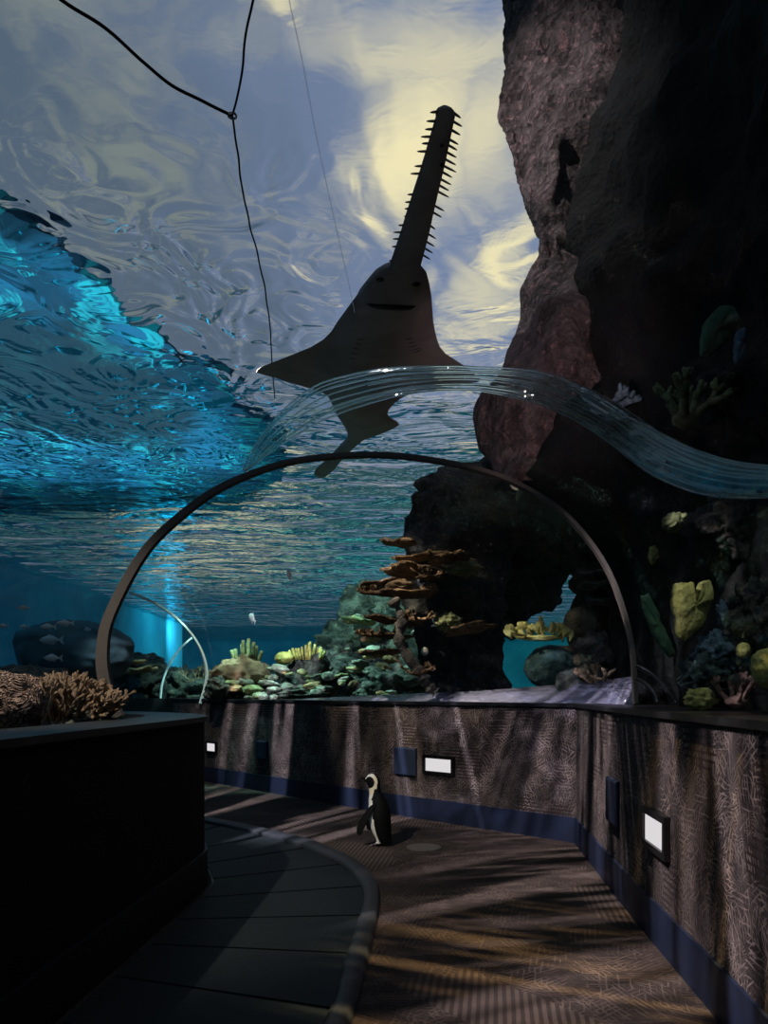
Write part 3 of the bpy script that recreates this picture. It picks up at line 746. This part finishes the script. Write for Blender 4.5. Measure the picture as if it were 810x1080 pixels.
_seed = [10]
def sd(): _seed[0] += 1; return _seed[0]
def rockthing(x, y, D, w, h, label, mat=None, d=None, amp=.35, freq=1.6, name='reef_rock', cat='rock', group='reef rocks', sub=5, flat=False):
    """w, h in photo pixels across the whole rock"""
    s = D/FPX; mb = MB(); c = P(x, y, D); sx, sz = w/2*s, h/2*s
    mb.blob((0,0,0), (sx, d or min(sx, max(sz, sx*.6)), sz), amp, freq, sd(), sub, flat)
    o = mb.build(name, mat or M_reef); o.location = c; return tag(o, label, cat, group)
def branching(x, y, D, w, h, label, mat, n=14, depth=4, rad=.02, name='branching_coral', cat='coral', spread=.9, up=.5, seed=0, group=None):
    r = random.Random(seed); s = D/FPX; W, H = w*s/2, h*s; mb = MB()
    def grow(p, d, l, rd, k):
        q = p+d*l
        m = p.lerp(q, .5)+Vector((r.uniform(-1,1), r.uniform(-1,1), r.uniform(-.5,.5)))*l*.12
        mb.tube([p, m, q, q+d*rd*.6], [rd, rd*.9, rd*.8, rd*.3], 6)
        if k > 0:
            for _ in range(r.choice((2,2,3))):
                e = (d+Vector((r.uniform(-1,1), r.uniform(-1,1), r.uniform(-.3,1)))*.75).normalized()
                grow(q, e, l*r.uniform(.6,.85), rd*.8, k-1)
    for i in range(n):
        a = r.uniform(0, 2*PI); rr = math.sqrt(r.random())
        p = Vector((math.cos(a)*rr*W*.5, math.sin(a)*rr*W*.4, 0)); d = Vector((math.cos(a)*rr*spread, math.sin(a)*rr*spread*.8, up+r.random()*.3)).normalized()
        grow(p, d, H*.34, rad, depth-1)
    mb.blob((0,0,0), (W*.55, W*.45, min(.06, H*.15)), .2, 2, 5, 3)
    o = mb.build(name, mat); o.location = P(x, y+h/2, D); return tag(o, label, cat, group)
def plate(x0, x1, y, D, label, mat, tilt=0.0, th=.03, group='plate corals on the reef pillar', name='plate_coral', dep=.35):
    s = D/FPX; w = abs(x1-x0)*s; r = random.Random(int(x0*7+y)); mb = MB(); ringo = []
    N = 44; ph = [r.uniform(0, 6) for _ in range(4)]
    def rad(a): return 1+.14*math.sin(3*a+ph[0])+.10*math.sin(5*a+ph[1])+.07*math.sin(9*a+ph[2])+.05*math.sin(14*a+ph[3])
    for f_, z in ((.02,-.8),(.45,-.75),(.85,-.3),(1.0,.25),(.93,.6),(.7,.45),(.4,.15),(.02,.1)):
        ringo.append([Vector((math.cos(a)*w/2*f_*rad(a), math.sin(a)*dep*f_*rad(a), z*th+.35*th*math.sin(4*a+ph[1])*f_)) for a in [2*PI*q/N for q in range(N)]])
    mb.loft(ringo); o = mb.build(name, mat); o.location = P((x0+x1)/2, y, D); o.rotation_euler = (r.uniform(-.15,.15), tilt, r.uniform(-.3,.3)); return tag(o, label, 'coral', group)
def tubes(x, y, D, w, h, label, mat, n=9, seed=1, r0=.03, name='tube_sponge', cat='sponge'):
    r = random.Random(seed); s = D/FPX; e = empty(name, P(x, y+h/2, D), label, cat)
    for i in range(n):
        t = (i+.5)/n*2-1; p = Vector((t*w*s/2*.7, r.uniform(-.1,.1), 0)); hh = h*s*(1-.55*abs(t)**1.3)*r.uniform(.75,1)
        q = p+Vector((t*.06+r.uniform(-.02,.02), r.uniform(-.03,.03), hh))
        mb = MB(); mb.tube([p, p.lerp(q, .4)+Vector((r.uniform(-.01,.01),0,0)), p.lerp(q,.8), q, q, q-Vector((0,0,.03))], [r0*.8, r0, r0*.95, r0*.8, r0*.5, r0*.4], 10); mb.build('sponge_tube', mat, e)
    return e
def fish(x, y, D, l, heading, label, mat, tall=.32, group='small fish in the tank', tilt=0, cat='fish'):
    s = l*D/FPX; e = empty('reef_fish', P(x, y, D), label, cat, group); e.rotation_euler = (0, tilt, heading)
    mb = MB(); rr = []
    for t, a in ((0,.02),(.06,.32),(.16,.66),(.3,.95),(.42,1),(.58,.8),(.72,.45),(.8,.24),(.84,.2)):
        rr.append([Vector(((.45-t)*s, math.cos(w)*a*tall*s*.24, math.sin(w)*a*tall*s*.5)) for w in [2*PI*q/14 for q in range(14)]])
    mb.loft(rr); mb.build('body', mat, e)
    def fin(name, pts):
        v = [Vector((p[0]*s, -.008*s, p[1]*s)) for p in pts]+[Vector((p[0]*s, .008*s, p[1]*s)) for p in pts]; n = len(pts)
        obj(name, v, [tuple(range(n)), tuple(range(2*n-1, n-1, -1))]+[(i, (i+1)%n, (i+1)%n+n, i+n) for i in range(n)], mat, e, False)
    fin('tail_fin', [(-.36,.03),(-.46,.12),(-.55,.17),(-.49,0),(-.55,-.17),(-.46,-.12),(-.36,-.03)])
    fin('dorsal_fin', [(.18,tall*.44),(.06,tall*.68),(-.12,tall*.55),(-.24,tall*.22),(-.1,tall*.3)])
    fin('anal_fin', [(-.02,-tall*.4),(-.12,-tall*.62),(-.22,-tall*.3),(-.25,-tall*.2)])
    return e

# left of the tunnel
rockthing(-4, 748, 3.45, 96, 84, 'rounded pinkish brain coral with wormy grooves on the ledge beside the black wall', M_brain, .22, .10, 2.2, 'brain_coral', 'coral', None, 5)
branching(68, 741, 4.1, 72, 70, 'bushy golden brown branching coral beside the brain coral', M_stag, 52, 4, .017, seed=4, spread=.95, up=.6)
rockthing(75, 768, 4.15, 120, 40, 'low grey rock under the bushy branching coral', M_reef, .25)
rockthing(82, 690, 7.6, 100, 70, 'smooth dark blue rock mound behind the bushy coral', plain('slate_rock', (.03,.07,.08), .8), 1.0, .10, 1.2)
rockthing(14, 735, 5.5, 130, 62, 'long dark rock low in the blue water behind the brain coral', M_reef, .35)
for x, y, l, hd, lab in ((50,661,19,PI,'oval silvery fish with bright rim in blue water above the bushy coral'),(53,675,28,PI,'long slim silvery fish just above the bushy coral'),(25,661,14,PI*.9,'small grey fish left of the oval silvery one'),(68,657,18,PI*1.08,'small blue grey fish swimming right of the oval silvery one'),(3,660,14,2.9,'grey fish cut by the picture edge'),(55,694,22,PI,'dim olive fish over the dark rock behind the bushy coral'),(92,664,14,2.4,'small slanting fish near the joint ring'),(25,641,14,.9,'faint steep fish high above the brain coral')):
    fish(x, y, 5.6+R.random()*.6, l, hd+R.uniform(-.15,.15), lab, M_fish)
# behind the far vault, from the black wall to the pillar
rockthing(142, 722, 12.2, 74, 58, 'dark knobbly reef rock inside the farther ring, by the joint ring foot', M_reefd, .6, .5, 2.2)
plate(120, 152, 697, 11.2, 'brown plate coral on the knobbly rock inside the farther ring', M_tan, .1, .05, dep=.3)
plate(134, 163, 707, 11.0, 'lower brown plate coral on the knobbly rock inside the farther ring', M_tan, -.15, .05, dep=.3)
rockthing(195, 728, 12.6, 62, 44, 'small grey reef rock inside the farther ring beside its thin curve', M_reef, .5, .5, 2.4)
branching(205, 708, 12.2, 24, 22, 'pale twiggy coral on the small grey rock inside the farther ring', M_stag, 8, 3, .016, seed=12)
rockthing(255, 716, 10.0, 62, 46, 'brown boulder coral under the tube sponges', M_brown, .35, .25, 1.5, 'boulder_coral', 'coral', None)
tubes(260, 685, 10.0, 34, 28, 'cluster of green tube sponges on the brown boulder coral', M_tube, 9, 3, .028)
rockthing(232, 727, 9.7, 30, 26, 'small mossy rock left of the brown boulder coral', M_reef, .25)
rockthing(330, 722, 10.6, 76, 66, 'dark rock under the yellow finger coral', M_reefd, .5)
rockthing(300, 694, 10.2, 20, 14, 'small mustard ball coral at the end of the yellow finger coral', M_yel, .12, .1, 2, 'ball_coral', 'coral', None, 4)
tubes(325, 686, 10.3, 44, 20, 'yellow finger coral on the dark rock', M_yel, 13, 8, .02, 'finger_coral', 'coral')
for i, (x, y, D, w, h, lab) in enumerate(((395,704,12.5,120,138,'big sloping greenish reef rock behind the pillar plates'),(370,715,11.0,90,44,'mossy reef rock between finger coral and pillar'),(415,722,10.0,70,40,'pale greenish rock at the pillar foot'),(300,733,9.9,90,20,'low rubble rock below the yellow finger coral'),(365,690,11.6,50,26,'greenish rock above the mossy reef rock'),(420,650,12.0,60,40,'dim blue green rock behind the upper plates'))):
    rockthing(x, y, D, w, h, lab, M_reef, None, .5, 2.0)
for x, y, w, lab in ((352,712,30,'pale green plate coral low beside the finger coral'),(398,690,44,'olive plate coral on the sloping reef rock'),(385,706,34,'greenish plate coral on the mossy reef rock'),(412,712,34,'pale plate coral near the pillar foot'),(380,655,36,'dim plate coral high on the sloping reef rock'),(330,716,26,'small pale plate coral under the finger coral rock')):
    plate(x-w/2, x+w/2, y, 10.4, lab, M_tan if w > 40 else M_tube, R.uniform(-.2,.2), .05, 'plate corals on the low reef', dep=.3)
for i in range(60):
    x = R.uniform(228, 440); y = R.uniform(702, 736) if i < 44 else R.uniform(650, 700); x = x if i < 44 else R.uniform(345, 440)
    D = 10.1-(y-700)*.02; mb = MB(); a = R.uniform(.05, .15)
    mb.blob((0,0,0), (a, a*R.uniform(.5,1), a*R.uniform(.25,.6)), .35, 2.2, sd(), 3)
    o = mb.build('coral_fragment', R.choice((M_frag, M_frag, M_tube, M_tan))); o.location = P(x, y, D); o.rotation_euler = (R.uniform(-.3,.3), R.uniform(-.3,.3), R.uniform(0,6))
    tag(o, 'small pale coral fragment strewn over the low reef past the penguin wall', 'coral', 'coral fragments on the low reef')
# the reef pillar
mb = MB()
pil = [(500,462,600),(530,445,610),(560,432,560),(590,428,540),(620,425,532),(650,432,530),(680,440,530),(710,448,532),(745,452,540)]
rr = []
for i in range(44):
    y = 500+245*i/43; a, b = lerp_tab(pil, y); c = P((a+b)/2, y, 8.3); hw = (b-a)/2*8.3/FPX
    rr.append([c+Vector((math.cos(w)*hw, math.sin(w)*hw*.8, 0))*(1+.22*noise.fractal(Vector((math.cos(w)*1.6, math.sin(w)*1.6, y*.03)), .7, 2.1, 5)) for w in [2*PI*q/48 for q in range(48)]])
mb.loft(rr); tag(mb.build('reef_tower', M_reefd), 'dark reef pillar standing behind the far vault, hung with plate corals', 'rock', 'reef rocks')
for x0, x1, y, D, tl, lab in ((402,440,573,7.7,.1,'dark plate coral just under the top of the reef pillar'),(415,492,588,7.5,-.05,'wide brown plate coral high on the reef pillar'),(402,470,604,7.4,.12,'brown plate coral second from the top of the pillar'),(392,460,627,7.3,.05,'large tan plate coral under the two brown sponges'),(375,425,617,7.6,-.2,'thin tan plate reaching out furthest from the pillar'),(385,440,655,7.5,.16,'drooping tan plate coral at mid pillar'),(378,438,670,7.6,.1,'tan plate coral below the drooping one'),(380,430,688,7.7,-.02,'lowest tan plate coral on the pillar edge'),(470,520,664,7.2,-.12,'dim plate coral on the dark side of the pillar'),(455,500,592,7.3,.1,'mossy plate coral on the pillar face')):
    plate(x0, x1, y, D, lab, M_plate2, tl, .035, dep=.28)
for x, y, D, w, h, sdn, lab in ((388,618,7.4,34,14,41,'thin tan antler coral reaching left from the pillar above the lumpy sponge'),(450,600,7.1,40,18,42,'tan antler coral on the upper pillar plates'),(440,645,7.1,34,18,43,'dark tan antler coral behind the pillar stalk'),(392,664,7.4,40,12,44,'tan antler coral at mid pillar edge'),(440,700,7.1,30,20,45,'grey antler coral at the foot of the pillar'),(470,580,7.2,50,14,46,'dull antler coral just under the pillar top')):
    branching(x, y, D, w, h, lab, M_plate2, 7, 3, .016, seed=sdn, spread=1.3, up=.25, group='antler corals on the pillar', name='antler_coral')
rockthing(422, 620, 7.2, 28, 15, 'lumpy orange brown sponge on the large tan plate', M_brown, .14, .35, 3, 'lumpy_sponge', 'sponge', None, 4)
rockthing(453, 621, 7.2, 18, 12, 'smaller orange brown sponge beside the lumpy one', M_brown, .1, .35, 3, 'lumpy_sponge', 'sponge', None, 4)
rockthing(421, 662, 7.3, 11, 11, 'round yellow sponge knob on the pillar edge', M_yel, None, .1, 2, 'knob_sponge', 'sponge', None, 3)
rockthing(448, 687, 7.2, 8, 9, 'small white knob low on the reef pillar', plain('white_knob', (.6,.6,.5), .7), None, .1, 2, 'knob_sponge', 'sponge', None, 3)
rockthing(472, 656, 7.2, 26, 18, 'olive mossy coral clump on the dark pillar face', M_tube, .1, .4, 3, 'coral_clump', 'coral', None, 4)
rockthing(488, 598, 7.3, 36, 18, 'olive coral clump high on the pillar face', M_tube, .12, .4, 3, 'coral_clump', 'coral', None, 4)
mb = MB(); mb.tube(smooth_path([P(x, y, 7.1) for x, y in ((414,632),(424,652),(421,675),(432,695),(445,712),(450,722),(460,730))], 6), [.05+.05*noise.noise(Vector((i*.45,0,0)))+.02*noise.noise(Vector((i*1.7,3,0))) for i in range(37)], 10)
tag(mb.build('coral_stalk', rock('grey_stalk', (.08,.075,.07), (.2,.18,.16), scale=14)), 'pale grey crooked coral stalk down the pillar edge', 'coral')
# overhang and right hand reef inside the ring
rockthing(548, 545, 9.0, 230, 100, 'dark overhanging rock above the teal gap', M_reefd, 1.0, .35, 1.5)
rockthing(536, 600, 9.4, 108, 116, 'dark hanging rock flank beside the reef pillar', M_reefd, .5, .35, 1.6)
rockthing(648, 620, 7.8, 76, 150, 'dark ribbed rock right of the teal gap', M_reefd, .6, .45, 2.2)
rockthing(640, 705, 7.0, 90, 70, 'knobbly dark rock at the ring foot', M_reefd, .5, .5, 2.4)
rockthing(611, 657, 7.2, 34, 34, 'smooth brown dome boulder beside the yellow leaf coral', rock('dome', (.05,.045,.032), (.09,.08,.055), scale=10, bump=.4), .16, .08, 1.5, 'dome_boulder', 'rock')
rockthing(582, 705, 6.9, 56, 48, 'teal green dome rock under the yellow leaf coral', rock('teal_dome', (.012,.035,.035), (.03,.06,.055), scale=8, bump=.5), .24, .10, 1.3, 'dome_rock', 'rock')
rockthing(606, 722, 6.5, 40, 36, 'small pale rimmed dome rock by the shiny sill', M_reef, .15, .15, 1.6, 'dome_rock', 'rock')
def leafy(x, y, D, w, h, label, mat, n=60, seed=2):
    r = random.Random(seed); s = D/FPX; mb = MB()
    for i in range(n):
        t = r.uniform(-1, 1); p = Vector((t*w*s/2, r.uniform(-.12,.12), (r.uniform(-.3,.2)+.25*(1-abs(t)))*h*s)); a = r.uniform(-.9,.9)+t*.4; l = h*s*r.uniform(.3,.62)
        d = Vector((math.sin(a), r.uniform(-.3,.3), math.cos(a))); sd_ = Vector((d.z, r.uniform(-.5,.5), -d.x)).normalized(); nm = d.cross(sd_).normalized()
        rr = []
        for f_, ww in ((0,.15),(.3,.55),(.6,.9),(.85,.8),(1,.3)):
            c = p+d*l*f_+nm*.25*l*f_*f_; rr.append([c+sd_*math.cos(q)*ww*l*.28+nm*math.sin(q)*.008 for q in [2*PI*k/8 for k in range(8)]])
        mb.loft(rr)
    mb.blob((0,0,-.08*h*s), (w*s*.42, .06, h*s*.14), .3, 2, 77, 3)
    o = mb.build('leaf_coral', mat); o.location = P(x, y, D); return tag(o, label, 'coral')
leafy(569, 671, 6.8, 62, 22, 'bright yellow leafy coral on the teal dome rock', polyp('lemon_coral', (.62,.60,.20), (.30,.27,.06), 70, .4))
branching(632, 706, 6.2, 40, 26, 'tan branching coral low beside the ring foot', M_stag, 8, 3, .022, seed=9, spread=1.1)
rockthing(609, 696, 6.2, 9, 12, 'small tan knob beside the tan branching coral', M_stag, None, .1, 2, 'knob_sponge', 'sponge', None, 3)
for x0, x1, y, lab in ((612,655,607,'dark ruffled plate high on the ribbed rock'),(610,650,618,'grey ruffled plate on the ribbed rock'),(618,660,634,'lowest ruffled plate on the ribbed rock')):
    plate(x0, x1, y, 7.2, lab, M_reef, .05, .05, 'ruffled plates on the ribbed rock', dep=.25)
fish(266, 652, 9.0, 18, 2.2, 'pale greenish fish hovering above the tube sponges', M_fish, .5, tilt=-.6)
fish(305, 606, 8.5, 18, 2.0, 'pinkish fish swimming up high in the far vault view', M_fpink, .45, tilt=-.9)

# the right hand reef over the side wall
def slab(x, y, D, pts, label, mat, name, cat, d=.12):
    s = D/FPX; n = len(pts); c = P(x, y, D)
    pp = [Vector(((px-x)*s, 0, (y-py)*s)) for px, py in pts+[pts[0]]]; ring_ = [a.lerp(b, q/6)+Vector((noise.noise((a.lerp(b, q/6))*40), 0, noise.noise((a.lerp(b, q/6))*40+Vector((7,1,3)))))*.009 for a, b in zip(pp, pp[1:]) for q in range(6)]; m = len(ring_); rr = []
    cc = sum(ring_, Vector())/m
    for sc, dy in ((.05,-d*.5),(.5,-d*.52),(.93,-d*.42),(1,-d*.1),(.97,d*.3),(.05,d*.4)):
        rr.append([Vector((cc.x+(p.x-cc.x)*sc, dy+.025*noise.noise(p*9), cc.z+(p.z-cc.z)*sc)) for p in ring_])
    mb = MB(); mb.loft(rr); o = mb.build(name, mat); o.location = c; return tag(o, label, cat)
slab(728, 642, 3.7, [(712,615),(728,613),(729,641),(739,642),(739,613),(748,611),(750,628),(746,645),(738,662),(722,676),(714,672),(712,650),(708,640)], 'yellow green forked slab sponge on the black rock', M_ysp, 'slab_sponge', 'sponge', .10)
slab(806, 705, 3.1, [(797,690),(806,683),(818,684),(826,700),(820,718),(808,726),(798,718),(793,705)], 'large yellow sponge at the picture edge above the side wall', M_ysp, 'slab_sponge', 'sponge', .12)
rockthing(784, 686, 3.5, 15, 17, 'small round yellow sponge between pink coral and large yellow sponge', M_ysp, None, .06, 2, 'ball_sponge', 'sponge', None, 4)
branching(776, 720, 3.5, 40, 40, 'pale pink branching coral on the ledge of the side wall', M_pink, 8, 3, .013, seed=21, spread=1.0)
rockthing(738, 738, 3.6, 30, 24, 'mustard lumpy sponge low on the ledge', M_ysp, None, .35, 2.5, 'lumpy_sponge', 'sponge', None, 4)
rockthing(758, 690, 3.75, 40, 46, 'lumpy blue grey sponge beside the forked slab sponge', M_blue, .12, .5, 2.5, 'lumpy_sponge', 'sponge', None, 5)
rockthing(764, 648, 3.75, 14, 30, 'upright blue grey sponge right of the forked slab sponge', M_blue, None, .4, 2.5, 'lumpy_sponge', 'sponge', None, 4)
rockthing(742, 712, 3.75, 36, 44, 'dark blue green lumpy rock behind the mustard sponge', rock('bluegreen', (.015,.03,.035), (.05,.07,.07), scale=8), .15, .45, 2.4)
rockthing(795, 650, 3.6, 40, 70, 'grey lumpy rock above the small round yellow sponge', M_reefd, .15, .5, 2.4)
slab(690, 655, 4.3, [(676,628),(684,626),(694,648),(703,668),(712,690),(706,694),(692,676),(680,652)], 'dark green leaning blade beside the joint ring', M_green, 'algae_blade', 'seaweed', .05)
rockthing(689, 585, 4.6, 10, 18, 'small ochre sponge on the black rock above the green blade', M_ysp, None, .3, 2, 'knob_sponge', 'sponge', None, 4)
rockthing(711, 551, 4.2, 22, 20, 'dim ochre sponge patch under the bright wave edge', M_tube, .1, .35, 2.4, 'sponge_clump', 'sponge', None, 4)
branching(722, 412, 4.2, 46, 60, 'dim olive branching coral on the black rock above the bright wave edge', M_tube, 7, 3, .026, seed=31, spread=.7)
branching(640, 412, 4.9, 52, 36, 'dim blue green branching coral left of the olive one', M_blue, 6, 3, .026, seed=33, spread=1.2, up=.2)
slab(756, 352, 3.7, [(738,362),(742,340),(758,324),(772,324),(778,340),(768,360),(750,374),(740,374)], 'dim round grey green sponge disc high on the black rock', M_green, 'disc_sponge', 'sponge', .08)
slab(780, 365, 3.55, [(776,350),(783,346),(787,362),(782,380),(776,384),(773,370)], 'dim blue sponge strip right of the grey green disc', M_blue, 'strip_sponge', 'sponge', .05)
for i, (x, y, w, h, lab) in enumerate(((770,420,70,50,'dim brown bushy rock right of the olive branching coral'),(600,470,60,40,'dark mossy rock seen under the bright wave edge'),(650,490,50,36,'dark brown rock below the bright wave edge, toward the ring'),(770,560,80,70,'dark mossy rock on the black outcrop under the wave edge end'))):
    rockthing(x, y, 4.4 if x > 700 else 6.0, w, h, lab, M_reefd, .25, .5, 2.6)

# ================= light: the world, and lamps added without fittings =================
def r1(r): return math.tan(math.asin(math.sin(math.atan(r))/1.08))
def skyp(x, y):
    r = math.hypot((x-CX)/(HY-y), FPX/(HY-y)); k = r1(r)/r; return ((x-CX)/(HY-y)*k, FPX/(HY-y)*k)
w = bpy.data.worlds.new('sky'); bpy.context.scene.world = w; w.use_nodes = True
t = NT('sky', w.node_tree)
g = t.n('ShaderNodeTexCoord').outputs['Generated']; s3 = t.n('ShaderNodeSeparateXYZ', {0: g})
zz = t.math('MAXIMUM', s3.outputs[2], .06)
pv = t.n('ShaderNodeCombineXYZ', {0: t.math('DIVIDE', s3.outputs[0], zz), 1: t.math('DIVIDE', s3.outputs[1], zz)}).outputs[0]
wn = t.n('ShaderNodeTexNoise', {'Vector': pv, 'Scale': 4.0, 'Detail': 4.0}).outputs[1]
pw = t.vmath('ADD', pv, t.n('ShaderNodeVectorMath', {0: t.vmath('SUBTRACT', wn, (.5,.5,.5)), 'Scale': .22}, operation='SCALE').outputs[0])
def blobm(cx, cy, rx, ry, e0=1.05, e1=.05):
    a = t.vmath('MULTIPLY', t.vmath('SUBTRACT', pw, (cx, cy, 0)), (1/rx, 1/ry, 0))
    return t.step(t.n('ShaderNodeVectorMath', {0: a}, operation='LENGTH').outputs[1], e0, e1)
cream = None
for (px, py, qx, qy, amp) in ((440,160,95,150,1.0),(550,290,40,110,1.0),(510,150,70,120,.75),(440,30,170,60,.6),(290,0,60,30,.7),(505,350,60,80,.6)):
    c0 = skyp(px, py); c1 = skyp(px+qx, py); c2 = skyp(px, py+qy)
    m = t.math('MULTIPLY', blobm(c0[0], c0[1], abs(c1[0]-c0[0]), abs(c2[1]-c0[1])), amp)
    cream = m if cream is None else t.math('MAXIMUM', cream, m)
cl = t.noise(t.map(pw, (1, .8, 1)), 3.6, 6, .6)
haze = t.step(cl, .46, .68)
right = t.step(t.n('ShaderNodeSeparateXYZ', {0: pw}).outputs[0], -.55, .15)
blue = t.mix(right, (.10,.135,.19), (.20,.25,.39))
col = t.mix(t.math('MULTIPLY', haze, .75), blue, t.mix(right, (.22,.245,.22), (.50,.46,.40)))
col = t.mix(t.math('MULTIPLY', cream, t.step(cl, .2, .5, .7, 1.0)), col, (1.0,.84,.50))
az = t.math('DIVIDE', s3.outputs[0], t.math('MAXIMUM', s3.outputs[1], .05))
leftm = t.math('MULTIPLY', t.step(az, -.36, -.28), t.step(az, -.16, -.08, 1.0, 0.0))
lowc = t.mix(t.step(cl, .50, .66), (.018,.070,.080), (.10,.17,.16))
lowc = t.mix(t.math('MULTIPLY', leftm, t.step(cl, .42, .56)), lowc, (.62,.58,.40))
col = t.mix(t.step(s3.outputs[2], .34, .44), lowc, col)
col = t.mix(t.step(s3.outputs[2], .02, .16), (.004,.012,.018), col)
t.n('ShaderNodeOutputWorld', {0: t.n('ShaderNodeBackground', {0: col, 1: 1.0}).outputs[0]})

def gobo(l, scale, lo, hi, dist=.8, detail=3, floor=.0):  # noise pattern in a spot's emission, imitating light rippled by water
    l.use_nodes = True; q = NT('g', l.node_tree)
    nrm = q.n('ShaderNodeTexCoord').outputs['Normal']; s = q.n('ShaderNodeSeparateXYZ', {0: nrm})
    vec = q.n('ShaderNodeCombineXYZ', {0: q.math('DIVIDE', s.outputs[0], s.outputs[2]), 1: q.math('DIVIDE', s.outputs[1], s.outputs[2])}).outputs[0]
    n = q.noise(q.map(vec, scale), 1.0, detail, .55, dist)
    q.n('ShaderNodeOutputLight', {0: q.n('ShaderNodeEmission', {0: (1,1,1,1), 1: q.step(n, lo, hi, floor, 1.0)}).outputs[0]})
def spot(name, loc, aim, power, col, ang=60, blend=.6, rad=.03):
    l = bpy.data.lights.new(name, 'SPOT'); l.energy = power; l.color = col; l.spot_size = math.radians(ang); l.spot_blend = blend; l.shadow_soft_size = rad
    o = bpy.data.objects.new(name, l); C.objects.link(o); o.location = loc
    o.rotation_euler = (Vector(aim)-Vector(loc)).to_track_quat('-Z', 'Y').to_euler(); return l
def area(name, loc, aim, power, col, sx, sy):
    l = bpy.data.lights.new(name, 'AREA'); l.shape = 'RECTANGLE'; l.size = sx; l.size_y = sy; l.energy = power; l.color = col
    o = bpy.data.objects.new(name, l); C.objects.link(o); o.location = loc
    o.rotation_euler = (Vector(aim)-Vector(loc)).to_track_quat('-Z', 'Y').to_euler(); return l
gobo(spot('caustic_floor_warm', (.45, 2.0, 4.1), (.80, 2.75, 0), 1900, (1,.70,.34), 42, .8), (2.2, 22, 1), .49, .64, 1.4)
gobo(spot('caustic_floor_cool', (.3, 5.0, 4.1), (.25, 5.2, 0), 1250, (1,.86,.88), 70, .7), (2.4, 20, 1), .47, .64, 1.4)
gobo(spot('caustic_back_wall', (-2.2, 4.6, 3.9), (-.6, 8.0, .6), 2700, (.9,.83,.95), 62, .5), (11, 1.1, 1), .55, .66)
gobo(spot('caustic_side_wall', (-1.6, 2.2, 4.0), (1.33, 3.8, .6), 2200, (.95,.82,.85), 48, .6), (10, 1.3, 1), .50, .66)
spot('rock_pink', (.5, 3.1, 2.35), (1.3, 5.8, 3.8), 130, (1,.66,.66), 50, .9)  # added pink spot inside the tunnel, lights the cliff edge
spot('rock_pink_high', (-.9, 4.3, 7.2), (1.0, 5.9, 5.7), 520, (1,.86,.84), 60, .9)  # second added spot, unseen above the water, for the upper cliff
spot('teal_far', (-8, 30, 4.1), (-6, 44, 1.6), 1300, (.16,.62,.72), 150, .8)  # added flood, glow on the far wall replaces water haze
spot('teal_far_right', (10, 34, 4.1), (10, 44, 1.5), 900, (.05,.8,.6), 140, .8)  # added flood for the same haze glow on the right
gobo(spot('teal_bed', (-1, 22, 4.1), (-1, 22.5, .8), 9000, (.12,.9,.9), 155, .5), (1.1, 1.6, 1), .50, .60)  # added patterned spot so the water mirrors cyan dashes
spot('cyan_side', (-6.4, 28.5, 4.1), (-9, 28.5, 3.6), 320, (.1,.85,.95), 120, .8)  # added spot, its cyan pool stands in for a water reflection
gobo(spot('teal_reef', (-2.0, 9.0, 4.1), (-.8, 11.5, 1), 1700, (.5,.98,.86), 100, .7), (7, 7, 1), .42, .66, .8, 3, .12)
spot('blue_side', (-5.5, 5, 4.1), (-9, 9, 1.5), 600, (.08,.5,.85), 130, .8)  # added flood, blue haze glow on the side wall
gobo(spot('key_pillar', (-1.2, 6.1, 4.0), (.35, 7.4, 1.8), 1500, (1,.83,.64), 48, .8), (7, 7, 1), .42, .66, .8, 3, .12)
spot('key_boulder', (-2.6, 8.0, 4.0), (-1.9, 10.0, 1.4), 220, (1,.9,.7), 40, .8)
spot('key_corals', (-2.3, 3.0, 3.9), (-1.75, 3.9, 1.2), 420, (1,.86,.72), 50, .8)
spot('key_leaf', (1.0, 6.4, 3.6), (1.45, 6.8, 1.6), 60, (1,.95,.7), 40, .8)
spot('key_sponges', (1.45, 2.8, 3.2), (1.75, 3.7, 1.4), 26, (.9,1,.9), 60, .8)
gobo(spot('sill_lilac', (.45, 4.9, 2.3), (1.1, 6.2, 1.1), 330, (.85,.8,1), 66, .8), (5, 16, 1), .50, .66, 1.2, 3, .06)  # added lamp inside the tunnel for streaks on the sill
area('sheet_uplight', (-4.5, 8.5, 4.26), (-4.5, 8.5, 9), 150, (.4,.85,1), 5, 6)  # added uplight for the reflection sheet, hidden from below
spot('penguin_fill', (-1.1, 3.7, 2.1), (0, 5.78, .35), 200, (1,.95,.88), 30, .8)  # added fill floating inside the tunnel, brightens the penguin

# ================= camera and colour =================
cam = bpy.data.cameras.new('camera'); co = bpy.data.objects.new('camera', cam); C.objects.link(co)
co.location = (0, 0, EYE); co.rotation_euler = (PI/2, 0, 0)
cam.sensor_fit = 'HORIZONTAL'; cam.sensor_width = 36; cam.lens = 36*FPX/810; cam.shift_y = 190/810; cam.clip_start = .05
sc = bpy.context.scene; sc.camera = co
sc.view_settings.view_transform = 'Standard'; sc.view_settings.look = 'None'; sc.view_settings.exposure = 0; sc.view_settings.gamma = 1
sc.view_settings.use_curve_mapping = False
cy = sc.cycles
cy.use_denoising = True; cy.max_bounces = 14; cy.transparent_max_bounces = 16; cy.transmission_bounces = 12; cy.glossy_bounces = 5; cy.diffuse_bounces = 3
cy.sample_clamp_indirect = 4
